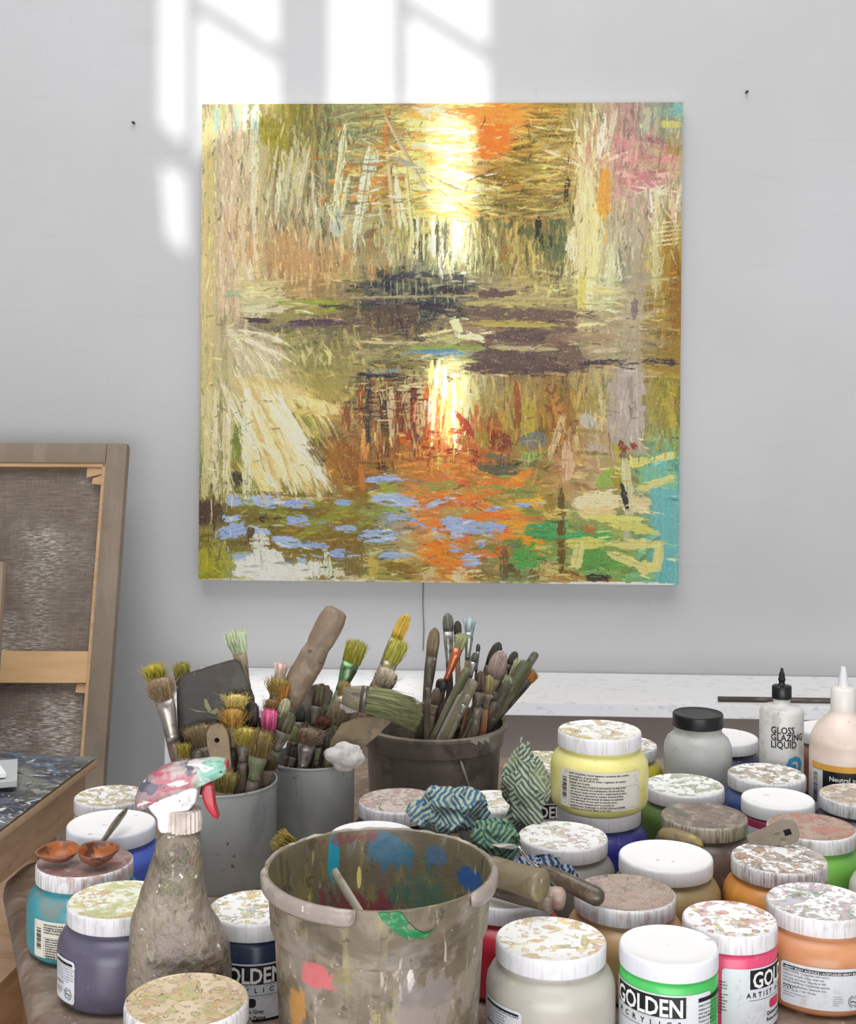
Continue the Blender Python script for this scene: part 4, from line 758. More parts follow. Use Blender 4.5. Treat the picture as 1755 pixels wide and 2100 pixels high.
J10 = ('J10', 0, 0, 'W', 'e0d988', dict(pal=('c8b080', 'd8d070', 'a8a0a0', 'd0c090'), amt=.33), dict(d=.3, dirt='a8a088'), 'text2', 'wide jar of pale yellow paint stacked on top of the ultramarine jar', (POS['J9'][0], POS['J9'][1]))
o_ = make_jar(J10, ZT+.0902, 40, .0175); yw = math.atan2(*POS['J9']); text_label(.0587, .0115, .0555, .104, -yw+.02, o_)
# ---------------------------------------------------------------- bottles on the right
def cyl_thing(name, label, cat, key): return thing(name, label, cat, (POS[key][0], POS[key][1], ZT))
t = cyl_thing('plastic_bottle', 'cloudy translucent wide-mouth bottle with a black screw cap', 'bottle', 'capb')
frost = grime('frosted_plastic', 'b8bab6', [('9c9e98', 24, .45, .65, .6), ('7c7c74', 60, .62, .72, .5), ('c8cac8', 14, .5, .7, .5)], .35, 50, .15)
bm = bmesh.new(); lathe(bm, [(0, 0), (.042, 0), (.0455, .003), (.0465, .009), (.0465, .09), (.0455, .104), (.0415, .113), (.036, .118), (.0325, .121), (.0325, .127), (.0335, .128), (.0335, .1295)], 56); obj('body', bm, frost, t)
bm = bmesh.new(); lathe(bm, [(.031, .1285)]+lidprof(.0345, .018, .129), 56); sharp(obj('cap', bm, grime('black_cap', '17171a', [('4c4c4c', 80, .6, .75, .5)], .35), t), 50)
yw = math.atan2(*POS['capb']); bm = bmesh.new(); patch(bm, -.0465*yw-.05, -.0465*yw+.02, .015, .070, .0466, .0004, 0, .002); lb = obj('label', bm, grime('worn_label', 'c4c6c4', [('a8aaa8', 50, .5, .7, .7)], .5), t)
bm = bmesh.new(); para(bm, ['Do not use on unprimed surfaces and keep', 'from freezing. This product is warranted', '', 'Avoid breathing dust or ingesting it. Keep out', 'of reach of children. Stir well before use.', 'Clean tools with soap and water while wet', '', 'Limited warranty of materials and work', 'Contact the maker for a replacement'], -.0465*yw-.047, .066, .0466, .0009, .0027, 1.5); obj('lettering', bm, plain('3c3c3c'), lb, smooth=False)
t = cyl_thing('squeeze_bottle', 'slim squeeze bottle marked gloss glazing liquid with a black nozzle cap', 'bottle', 'gloss'); R = .0300
bm = bmesh.new(); lathe(bm, [(0, 0), (.027, 0), (.0295, .003), (R, .008), (R, .148), (.0285, .1525), (.024, .1555), (.014, .1575), (.0115, .159), (.0115, .169)], 48)
obj('body', bm, grime('bottle_white', 'd8d8d4', [('b0aca4', 40, .5, .62, .6), ('8c8480', 90, .6, .7, .5), ('c89898', 60, .66, .7, .5)], .35), t)
bm = bmesh.new(); lathe(bm, [(.010, .166), (.0130, .166), (.0134, .168), (.0134, .182), (.0125, .1835), (.0055, .1845), (.0042, .186), (.0042, .19), (.0050, .191), (.0050, .1935), (.0042, .1945), (.0040, .199), (.0024, .203), (.0018, .2075), (.0006, .2078)], 32)
for v in bm.verts:
    if v.co.z < .184 and math.hypot(v.co.x, v.co.y) > .0128: v.co.x *= 1.0+.03*math.cos(24*math.atan2(v.co.x, v.co.y)); 
sharp(obj('nozzle_cap', bm, cm('bk', lambda: grime('black_nozzle', '141416', [('505050', 90, .62, .7, .7)], .35)), t), 50)
yw = math.atan2(*POS['gloss']); bm = bmesh.new()
for k, s_ in enumerate(('GLOSS', 'GLAZING', 'LIQUID')): put_text(bm, s_, .0128, -R*yw-.0145, .1240-k*.0098, R, .0005, .00022, squash=.86)
put_text(bm, 'Fluid 473', .005, -R*yw+.004, .072, R, .0005); obj('lettering', bm, INK(), t, smooth=False)['label'] = 'black sans-serif lettering'
bm = bmesh.new(); put_text(bm, 'GAC', .0305, -R*yw+.009, .093, R, .0006, .0018, rot=-math.pi/2, squash=.9)
for v in bm.verts: pass
obj('lettering', bm, plain('3c9cd0'), t, smooth=False)['label'] = 'large blue letter turned sideways'
t = cyl_thing('glue_bottle', 'peach-coloured adhesive bottle with white nozzle and black and orange label at the right edge', 'bottle', 'adh'); R = .043
bm = bmesh.new(); lathe(bm, [(0, 0), (.039, 0), (.042, .003), (R, .009), (R, .118), (.0420, .123), (.0425, .127), (.0415, .135), (.034, .150), (.022, .162), (.0165, .167), (.0160, .170)], 56)
obj('body', bm, grime('peach_plastic', 'e4d4c8', [('d4b8a8', 14, .4, .7, .6), ('8c8078', 70, .64, .7, .5)], .35), t)
bm = bmesh.new(); lathe(bm, [(.014, .169), (.0162, .1695), (.0164, .172), (.0158, .197), (.0135, .2), (.0075, .2015), (.0065, .206), (.0035, .226), (.0030, .2275), (.0002, .2278)], 32, mi=[0]*5+[1]*4)
o_ = obj('nozzle_cap', bm, [grime('cap_white', 'e4e0d8', [('b8b0a4', 60, .55, .7, .6)], .35), plain('dcdcdc', .3)], t); sharp(o_, 50)
yw = math.atan2(*POS['adh'])
bm = bmesh.new(); patch(bm, -R*yw-.047, -R*yw+.05, .02, .098, R, .0004); lb = obj('label', bm, plain('16161a', .4), t, smooth=False); lb['label'] = 'black label with orange band'
bm = bmesh.new(); patch(bm, -R*yw-.047, -R*yw+.05, .098, .106, R, .0005); obj('label_band', bm, plain('d8a040', .4), lb, smooth=False)
bm = bmesh.new(); patch(bm, -R*yw-.047, -R*yw-.026, .02, .0975, R, .0007); obj('bar_code_panel', bm, plain('d8d8d8'), lb, smooth=False)
bm = bmesh.new(); r_ = random.Random(5)
for k in range(20): patch(bm, -R*yw-.042, -R*yw-.034, .055+k*.0019, .055+k*.0019+r_.choice([.0005, .0008, .0012]), R, .001)
obj('bar_code', bm, INK(), lb, smooth=False)
bm = bmesh.new(); put_text(bm, 'Neutral pH', .0085, -R*yw-.017, .086, R, .001, .0002); put_text(bm, 'ADHESIVE', .0125, -R*yw-.0175, .073, R, .001, .0002); put_text(bm, 'Non-toxic, water soluble', .004, -R*yw-.017, .066, R, .001)
obj('lettering', bm, WHITEINK(), lb, smooth=False)['label'] = 'white serif-like lettering'
# ---------------------------------------------------------------- big bucket
bx, by = POS['bucket']; HB = .1775
nb = NB('bucket_grime'); c = nb.mix(nb.mr(nb.noise(9, 1, 4), .4, .62), hx('6e6350'), hx('776b5b'))
for i_, (h, s, lo, hi, a) in enumerate((('988c7a', 30, .48, .62, .7), ('544c40', (18, 18, 30), .54, .66, .7), ('a8a070', (30, 30, 6), .56, .66, .6), ('a09690', 12, .56, .66, .5), ('c0b4a4', (70, 70, 25), .62, .68, .8), ('4c4840', 60, .63, .7, .7), ('887c40', 40, .64, .68, .6), ('dcd8cc', 150, .68, .71, .8))):
    c = nb.mix(nb.mr(nb.noise(s, i_*1.7+3, 4, .62, .4), lo, hi, 0, a), c, hx(h))
def blob(c, x, z, rx, rz, h, seed, a=.9, sh=.45, y=None):
    """an irregular dab of paint at local x/z on the front (y<0) or back wall"""
    sp = nb.n('ShaderNodeSeparateXYZ', {'Vector': nb.tc.outputs['Object']})
    dx = nb.math('DIVIDE', nb.math('SUBTRACT', sp.outputs[0], x), rx); dz = nb.math('DIVIDE', nb.math('SUBTRACT', sp.outputs[2], z), rz)
    d = nb.math('SQRT', nb.math('ADD', nb.math('MULTIPLY', dx, dx), nb.math('MULTIPLY', dz, dz)))
    d = nb.math('ADD', d, nb.math('MULTIPLY', nb.math('SUBTRACT', nb.noise((80, 80, 45), seed, 5, .7), .5), sh*9))
    m = nb.mr(d, 1.05, .85, 0, a)
    side = nb.mr(sp.outputs[1], -.004, .004, 1, 0) if y != 'in' else nb.mr(sp.outputs[1], -.004, .004, 0, 1)
    return nb.mix(nb.math('MULTIPLY', m, side), c, hx(h))
c = blob(c, -.048, .118, .012, .010, 'd06c70', 1); c = blob(c, -.064, .082, .008, .018, 'c89048', 2, .75, .3); c = blob(c, -.088, .115, .004, .022, 'c8a090', 3, .8, .3); c = blob(c, .004, .045, .008, .04, 'b0a460', 4, .6)
c = blob(c, .028, .118, .003, .010, 'dcd4cc', 6, .9, .3); c = blob(c, .042, .095, .03, .022, '9c9294', 7, .45)
bucket_out = nb.out(c, .42, nb.noise(70, 3, 4), .6, .002)
nb = NB('bucket_inside'); c = nb.mix(nb.mr(nb.noise((20, 20, 8), 1, 4), .4, .62), hx('6c6450'), hx('7c7254'))
for i_, (h, s, lo, hi, a) in enumerate((('8c8050', (40, 40, 12), .5, .62, .8), ('4c5048', (30, 30, 10), .52, .62, .8), ('989488', (60, 60, 14), .58, .66, .7), ('3c6c60', 30, .6, .66, .7), ('b8a868', (90, 90, 20), .64, .68, .8), ('54483c', 50, .6, .66, .7))):
    c = nb.mix(nb.mr(nb.noise(s, i_*1.9+31, 4, .62, .5), lo, hi, 0, a), c, hx(h))
c = blob(c, .008, .160, .020, .018, '2c7494', 11, .85, .35, 'in'); c = blob(c, -.045, .155, .005, .022, '20a0b8', 12, .95, .15, 'in'); c = blob(c, .050, .160, .010, .010, '3c6c94', 13, .7, .35, 'in'); c = blob(c, .080, .150, .01, .012, '2c5c9c', 14, .95, .3, 'in'); c = blob(c, .045, .11, .03, .03, '3c6c5c', 15, .55, .5, 'in'); c = blob(c, -.022, .136, .0022, .010, 'f0e088', 16, .95, .1, 'in'); c = blob(c, -.03, .172, .02, .005, '8c4858', 17, .7, .5, 'in'); c = blob(c, -.03, .085, .05, .038, '843c48', 18, .9, .35, 'in')
bucket_in = nb.out(c, .32, nb.noise(60, 7, 4), .5, .002)
t = thing('bucket', 'large round plastic bucket crusted with dried paint, its rim lip broken away at the front', 'bucket', (bx, by, ZT))
bm = bmesh.new(); lathe(bm, [(0, 0), (.080, 0), (.0825, .003), (.0890, .128), (.0915, .1285), (.0925, .131), (.0955, HB-.002), (.0962, HB), (.0945, HB+.0002), (.0937, HB-.003), (.0905, .1325), (.0880, .1285), (.081, .006), (0, .005)], 128, mi=[0]*7+[1]*6, wob=.004)
o_ = obj('bucket_wall', bm, [bucket_out, bucket_in], t); sharp(o_, 50)
def rim(a0, a1, name='rim_lip'):
    bm = bmesh.new(); n_ = max(8, int(abs(a1-a0)*20)); rings = []
    pr = [(.0958, HB+.0008), (.0985, HB+.0011), (.1006, HB-.001), (.1013, HB-.005), (.1008, HB-.0105), (.0995, HB-.0130), (.0982, HB-.0115), (.0975, HB-.004), (.0955, HB-.004)]
    for i in range(n_+1):
        a_ = a0+(a1-a0)*i/n_; e = min(1, (min(i, n_-i)+.8)/2.0); wv = .0012*mnoise.noise(Vector((a_*9, 0, 0)))
        rings.append([bm.verts.new(((.0955+(r-.0955)*e+wv*e)*math.sin(a_), -(.0955+(r-.0955)*e+wv*e)*math.cos(a_), HB-.004+(z-HB+.004)*(.5+.5*e)+wv)) for r, z in pr])
    for i in range(n_):
        for k in range(len(pr)): bm.faces.new((rings[i][k], rings[i+1][k], rings[i+1][(k+1) % len(pr)], rings[i][(k+1) % len(pr)]))
    bm.faces.new(rings[0]); bm.faces.new(rings[-1][::-1]); finish(bm)
    return obj(name, bm, rimm, t)
rimm = grime('rim_grime', '9c9088', [('c4bcb4', 30, .5, .64, .8), ('7c6c5c', 24, .52, .64, .6), ('b0ac78', 40, .58, .66, .7), ('8c6c84', 50, .64, .7, .6), ('e8e4e0', 120, .66, .7, .8)], .35, 80, .5)
rim(math.radians(52), math.radians(265)); rim(math.radians(-90), math.radians(-9))
# dried green smear below the broken lip
bm = bmesh.new(); n_ = 26; row = []
for i in range(n_+1):
    f = i/n_; u = .002+f*.062; top = HB-.0005-.001*f; bot = HB-.0245*math.sin(math.pi*min(1, f*1.0))**.8-.002*mnoise.noise(Vector((f*9, 0, 3)))
    if .3 < f: top = top-.019*math.sin(math.pi*min(1, (f-.3)/.68))**.8
    rr = .0957-(HB-top)*.072; r2 = .0957-(HB-bot)*.072
    row.append((bm.verts.new(wrap(u, top, rr, .0012)), bm.verts.new(wrap(u, min(bot, top), r2, .0012))))
for i in range(n_): bm.faces.new((row[i][0], row[i][1], row[i+1][1], row[i+1][0]))
g_ = obj('paint_smear', bm, grime('green_smear', '1c7040', [('3c9c5c', (90, 90, 200), .5, .6, .8), ('8c8070', 120, .6, .66, .8)], .3), t); g_['label'] = 'dried green paint smear'
# painting stick standing in the bucket
p0, p1 = P(750, 1892, 1.075), P(686, 1790, 1.145)
bm = bmesh.new(); tube(bm, [p0+(p0-p1)*.08, p0, p1, p1+(p1-p0).normalized()*.004], [.0045, .0045, .0048, .002], 12, .5)
tag(obj('stir_stick', bm, grime('stick', 'a8a090', [('7c7464', 60, .5, .6, .7), ('8c4850', 30, .6, .7, .5)], .3)), 'dirty translucent stirring stick leaning inside the big bucket', 'stick')
# ---------------------------------------------------------------- brush pail and two metal cans
x_, y_ = POS['pail']; HP = .128; t = thing('brush_pail', 'dark grimy plastic pail packed with paint brushes, at the back', 'pail', (x_, y_, ZT))
pm = grime('pail_grime', '6e665c', [('847c70', 14, .45, .62, .8), ('504840', 20, .52, .64, .7), ('787468', (30, 30, 50), .58, .66, .6), ('8c8880', 100, .66, .7, .7)], .4, 60, .3)
bm = bmesh.new(); lathe(bm, [(0, 0), (.082, 0), (.085, .003), (.0925, .098), (.0955, .099), (.0965, .101), (.099, HP-.006), (.103, HP-.005), (.1035, HP-.001), (.101, HP), (.096, HP), (.093, .1), (.088, .006), (0, .005)], 96, wob=.003); sharp(obj('pail_wall', bm, pm, t), 50)
bm = bmesh.new(); tube(bm, [wrap(.036, .098, .0925, .001), wrap(.040, .085, .0918, .001), wrap(.047, .066, .0905, .001), wrap(.052, .055, .0898, .001)], [.0012, .002, .0012, .001], 6); obj('paint_drip', bm, plain('b8b4a8', .5), t)['label'] = 'pale dried drip'
bm = bmesh.new()
for k in range(9): patch(bm, .05+k*.0035, .0535+k*.0035, HP-.005-.002*(k % 3), HP-.0005, .1025, .0012)
obj('paint_smear', bm, plain('a8a49c', .6), t)['label'] = 'pale smear on the rim'
def can(key, R, H_, label, seed):
    t = thing('metal_can', label, 'can', (POS[key][0], POS[key][1], ZT)); bm = bmesh.new()
    lathe(bm, [(0, 0), (R-.001, 0), (R, .002), (R, H_-.003), (R+.0012, H_-.002), (R+.0008, H_), (R-.001, H_), (R-.0015, H_-.003), (R-.0015, .003), (0, .003)], 72)
    sharp(obj('can_wall', bm, grime('can_metal', 'a8acaa', [('b8bcba', 8, .42, .62, .8), ('7c8488', (16, 16, 5), .5, .66, .6), ('5c6060', 70, .66, .69, .7), ('7c4c54', 50, .69, .71, .8), ('a8a450', 30, .71, .73, .8)], .42, 40, .1, metal=.12), t), 50)
can('canA', .0655, .117, 'dull grey metal can full of brushes directly behind the spray bottle', 1)
can('canB', .0555, .117, 'dull grey metal can of brushes between the other can and the dark pail', 2)
# ---------------------------------------------------------------- spray bottle
sx, sy_ = POS['spray']; t = thing('spray_bottle', 'paint-caked trigger spray bottle with pink and green smeared head and red trigger', 'spray bottle', (sx, sy_, ZT))
def px2(x, y, d=sy_): q = P(x, y, d); return (q.x-sx, q.z-ZT)
SIL = [(2106, 264, 468), (2095, 261, 470), (2000, 263, 471), (1960, 265, 470), (1930, 266, 467), (1905, 268, 455), (1880, 271, 441), (1850, 281, 427), (1820, 290, 420), (1795, 299, 417), (1765, 309, 415), (1740, 317, 414), (1722, 322, 412), (1710, 328, 409), (1704, 334, 404), (1698, 338, 400)]
bm = bmesh.new(); rings = []
for yy, xl_, xr_ in SIL:
    a_, z_ = px2(xl_, yy); b_, _ = px2(xr_, yy); c_ = (a_+b_)/2; h_ = (b_-a_)/2; f_ = .92 if yy < 1720 else (.74 if yy > 1850 else .74+.18*(1850-yy)/130)
    ring = []
    for i in range(56):
        an = 2*math.pi*i/56; cs, sn = math.cos(an), math.sin(an); ex_ = .82
        x = c_+h_*math.copysign(abs(cs)**ex_, cs); y = h_*f_*math.copysign(abs(sn)**ex_, sn); zz = max(.0005, z_)
        nn = .0016*mnoise.noise(Vector((x*45, y*45, zz*45))) if 1712 < yy < 2090 else 0
        ring.append(bm.verts.new((x+nn*cs, y+nn*sn, zz)))
    rings.append(ring)
for r0, r1 in zip(rings, rings[1:]):
    for i in range(56): bm.faces.new((r0[i], r0[(i+1) % 56], r1[(i+1) % 56], r1[i]))
bm.faces.new(rings[0][::-1]); bm.faces.new(rings[-1]); finish(bm)
bmesh.ops.subdivide_edges(bm, edges=[e for e in bm.edges if abs(e.verts[0].co.z-e.verts[1].co.z) > .008], cuts=3, smooth=.6)
for v in bm.verts:
    if .012 < v.co.z < .19: v.co += v.co.normalized()*.0012*mnoise.noise(v.co*70)
cake = grime('caked_paint', '857a6a', [('9c9080', 26, .48, .6, .8), ('5c5244', 34, .54, .64, .8), ('9c8c88', 16, .58, .66, .7), ('a8a08c', (60, 60, 40), .6, .66, .8), ('5c5c40', 30, .6, .66, .6), ('845c54', 34, .66, .7, .6), ('b0a858', 60, .68, .71, .7), ('dcd8d0', 110, .66, .69, .9)], .34, 110, 1.0, .004)
obj('bottle_body', bm, cake, t)
bm = bmesh.new(); cz = px2(372, 1698)[1]; c0 = px2(371, 1690)[0]; rc = .0155
lathe(bm, [(rc*.8, cz-.001), (rc, cz-.001), (rc*1.02, cz+.003), (rc*.98, cz+.017), (rc*.8, cz+.018)], 48, cap0=True, cap1=True)
for i, v in enumerate(bm.verts):
    a_ = math.atan2(v.co.x, -v.co.y)
    if math.hypot(v.co.x, v.co.y) > rc*.9: k_ = 1+.045*math.cos(a_*24); v.co.x *= k_; v.co.y *= k_
for v in bm.verts: v.co.x += px2(377, 1690)[0]
obj('collar', bm, grime('collar_grime', 'd4c8c0', [('b0a094', 60, .45, .6, .7), ('8c6c64', 30, .58, .66, .6)], .4), t, smooth=False)
def extr(pts, th, mat, name, lab=None, bev=.002, par=None):
    bm = bmesh.new(); prism(bm, [px2(*p) for p in pts], th); finish(bm)
    bmesh.ops.bevel(bm, geom=bm.edges[:], offset=bev, segments=3, affect='EDGES', profile=.6)
    o = obj(name, bm, mat, par or t); sharp(o, 60)
    if lab: o['label'] = lab
    return o
whitep = grime('spray_white', 'e4e2e0', [('a89ca0', 50, .56, .64, .6), ('4c4448', 90, .66, .69, .9), ('c87c84', 24, .6, .68, .6)], .35)
extr([(300, 1638), (312, 1655), (326, 1672), (328, 1692), (334, 1702), (352, 1702), (356, 1672), (366, 1660), (390, 1656), (405, 1640), (410, 1612), (380, 1600), (330, 1612)], .022, whitep, 'trigger_housing', 'white plastic housing', .0025)
nb = NB('spray_head'); c = nb.mix(nb.mr(nb.noise(22, 3, 3), .4, .6), hx('b8aca8'), hx('a87880'))
sp = nb.n('ShaderNodeSeparateXYZ', {'Vector': nb.tc.outputs['Object']})
c = nb.mix(nb.mr(nb.noise(36, 4, 3), .54, .62, 0, .8), c, hx('b04058')); c = nb.mix(nb.mr(nb.noise(40, 8, 3), .54, .6, 0, .8), c, hx('8c8484')); c = nb.mix(nb.mr(nb.noise(44, 12, 3), .6, .64, 0, .9), c, hx('4c5060')); 
gx = px2(405, 1600)[0]; gm = nb.mr(nb.math('ADD', sp.outputs[0], nb.math('MULTIPLY', nb.noise(60, 2, 2), .02)), gx+.008, gx+.014)
c = nb.mix(gm, c, nb.mix(nb.mr(nb.noise(50, 6, 3), .45, .6), hx('a8d0b8'), hx('78b0a0')))
c = nb.mix(nb.mr(nb.noise((40, 40, 90), 22, 3), .58, .63, 0, .85), c, hx('e8e0dc'))
headm = nb.out(c, .3, nb.noise(60, 1, 3), .4, .002)
extr([(281, 1652), (279, 1632), (290, 1604), (312, 1582), (345, 1568), (400, 1560), (440, 1556), (464, 1559), (467, 1572), (463, 1586), (420, 1606), (370, 1625), (330, 1640), (296, 1660)], .024, headm, 'spray_head', 'pink and pale green smeared shroud', .006)
extr([(452, 1562), (467, 1560), (468, 1576), (455, 1580)], .014, plain('b03040', .35), 'nozzle', 'red nozzle', .001)
extr([(414, 1622), (420, 1606), (436, 1602), (440, 1622), (442, 1648), (450, 1672), (447, 1678), (438, 1674), (424, 1656), (417, 1638)], .010, grime('red_trigger', 'b82434', [('8c3c40', 30, .5, .6, .6), ('d8a8a0', 70, .64, .68, .6)], .3), 'trigger', 'red plastic trigger', .0025)
# ---------------------------------------------------------------- brushes
BR = random.Random(11)
CON = {'A': ('canA', .0655, .117), 'B': ('canB', .0555, .117), 'C': ('pail', .092, HP)}
def grimy(h, k=0):
    return cm(('g', h, k), lambda: grime('grimy_'+h, h, [('8c8070', (60, 60, 22+k), .48, .6, .6), ('3c342c', (90, 90, 30), .54, .66, .65), ('b8b0a0', (160, 160, 60), .62, .68, .65), ('6c7050', 30, .58, .68, .4)], .42, (120, 120, 40), .5))
def metalm(h): return cm(('m', h), lambda: grime('ferrule_'+h, h, [('5c564c', 50, .48, .62, .75), ('3c362e', 90, .6, .7, .6)], .32, metal=.65))
def hairm(h):
    def f():
        d = tuple(v*.6 for v in hx(h)[:3])+(1,); l = tuple(min(1, v*1.45+.03) for v in hx(h)[:3])+(1,)
        nb = NB('bristle_'+h); c = nb.mix(nb.mr(nb.noise((500, 500, 40), 1, 2), .36, .5), d, hx(h)); c = nb.mix(nb.mr(nb.noise((400, 400, 30), 4, 2), .5, .64), c, l)
        return nb.out(c, .6)
    return cm(('h', h), f)
def strands(bm, a, b, L, n, fan, th, rnd, curl=.0, tip=.85):
    for _ in range(n):
        r = math.sqrt(rnd.random()); t = rnd.random()*2*math.pi; x, y = r*math.cos(t), r*math.sin(t)
        l = L*(tip+(1-tip)*rnd.random())*(1-.08*r*r); q0 = Vector((x*a, y*b, 0))
        k = 1+fan*.6; q1 = Vector((x*a*k+rnd.gauss(0, curl)*a, y*b*k+rnd.gauss(0, curl)*a, l*.5)); k = 1+fan
        q2 = Vector((x*a*k+rnd.gauss(0, curl*2.2)*a, y*b*k+rnd.gauss(0, curl*2.2)*a, l))
        w_ = th*rnd.uniform(.7, 1.3); an = rnd.random()*6.28; pr = None
        for p_, ww in ((q0, w_), (q1, w_), (q2, w_*.35)):
            ring = [bm.verts.new(p_+Vector((ww*math.cos(an+2.094*i), ww*math.sin(an+2.094*i), 0))) for i in range(3)]
            if pr:
                for i in range(3): bm.faces.new((pr[i], pr[(i+1) % 3], ring[(i+1) % 3], ring[i]))
            pr = ring
        bm.faces.new(pr)
def frame(o, lo, hi):
    z = (hi-lo).normalized(); y = Vector((0, 1, 0)); y = (y-z*z.dot(y)).normalized(); x = y.cross(z)
    m = Matrix((x, y, z)).transposed(); o.rotation_euler = m.to_euler(); o.location = lo
def brush(con, tx, ty, lx, ly, w, kind, tl, fl, tc, fc, hc, label, dz=0.0, flat=.5, name='paintbrush', fan=.15, n=None, hw=.62):
    key, R, Hc = CON[con]; cx_, cy_ = POS[key]
    dl = cy_+dz*R; lo = P(lx, ly, dl); rm = R-.013; vx, vy = lo.x-cx_, lo.y-cy_; rr_ = math.hypot(vx, vy)
    if rr_ > rm:
        vx = max(-rm*.98, min(rm*.98, vx)); vy = math.copysign(min(abs(vy), math.sqrt(max(0, rm*rm-vx*vx))), vy); lo = Vector((cx_+vx, cy_+vy, lo.z)); dl = lo.y
    lo.z = min(lo.z, ZT+Hc-.004); hi = P(tx, ty, dl+dz*.012); u = (lo-hi).normalized(); ext = .008
    while ext < .10:
        q = lo+u*(ext+.004)
        if math.hypot(q.x-cx_, q.y-cy_) > R-.010 or q.z < ZT+.012: break
        ext += .004
    base = lo+u*ext; L = (hi-base).length; sc = dl/F
    o = thing(name, label, 'brush' if kind != 'stick' else 'tool', group={'A': 'tools in the front metal can', 'B': 'tools in the middle metal can', 'C': 'brushes in the dark pail'}[con]); frame(o, base, hi)
    a = w*sc/2; T = tl*sc; Fl = fl*sc; zt = L-T; zf = zt-Fl; rnd = random.Random(int(tx*7+ty*3)); h = a*hw
    if kind == 'stick':      # a bare handle pointing up
        bm = bmesh.new(); lathe(bm, [(h*.9, 0), (h*1.0, L*.3), (a*.95, L*.75), (a, L-a*1.2), (a*.93, L-a*.5), (a*.7, L-a*.15), (a*.3, L)], 16, flat, cap0=True, cap1=True, wob=.06, seed=tx)
        o_ = obj('handle', bm, grimy(hc, 3), o); return o
    bm = bmesh.new(); lathe(bm, [(h*.45, 0), (h*.8, zf*.35), (h*1.15, zf*.72), (h*1.0, zf*.93), (h*.85, zf+.002)], 16, max(flat, .75), cap0=True, cap1=True, wob=.05, seed=tx); obj('handle', bm, grimy(hc), o)
    bm = bmesh.new(); f2 = flat
    pr = [(h*.92, zf), (h*.96, zf+Fl*.12), (h*.9, zf+Fl*.15), (h*.98, zf+Fl*.2), (h*.93, zf+Fl*.24), (h*1.0, zf+Fl*.3), (a*.88, zf+Fl*.75), (a*.9, zt)]
    rg = lathe(bm, pr, 20, 1.0, cap0=True, cap1=True)
    for j_, (r_, z_) in enumerate(pr):
        k = .95+(f2-.95)*max(0, (j_-4)/3)
        for v in rg[j_]: v.co.y *= k
    obj('ferrule', bm, (grimy(fc) if fc in ('7c6c5c', '5c5448', '6c7450', '4c4438', '8c7c60') else metalm(fc)), o)
    bm = bmesh.new(); b = a*f2
    if kind == 'filbert':
        lathe(bm, [(a*.86, zt-.001), (a*.98, zt+T*.3), (a*.98, zt+T*.55), (a*.8, zt+T*.8), (a*.45, zt+T*.95), (a*.1, zt+T)], 22, f2*.8, cap0=True, cap1=True, wob=.07, seed=tx)
        for v in bm.verts: v.co.y += 0
        tmp = bmesh.new(); strands(tmp, a*.85, b*.8, T*.96, 40, -.1, .00035, rnd, .03, .9); 
    else:
        lathe(bm, [(a*.85, zt-.001), (a*(.92+fan*.5), zt+T*.45), (a*(.92+fan*.7), zt+T*.76), (a*.5, zt+T*.86)], 16, f2*.8, cap0=True, cap1=True, wob=.1, seed=tx)
        tmp = bmesh.new(); n_ = n or int(60+a*14000); strands(tmp, a*.95, b*.95, T, n_, fan+(.25 if kind == 'shaggy' else 0), .00042, rnd, .30 if kind == 'shaggy' else .10, .62 if kind == 'shaggy' else .8)
    for v in tmp.verts: v.co.z += zt
    me_ = bpy.data.meshes.new('t'); tmp.to_mesh(me_); tmp.free(); bm.from_mesh(me_); bpy.data.meshes.remove(me_)
    obj('bristles', bm, hairm(tc), o)
    return o
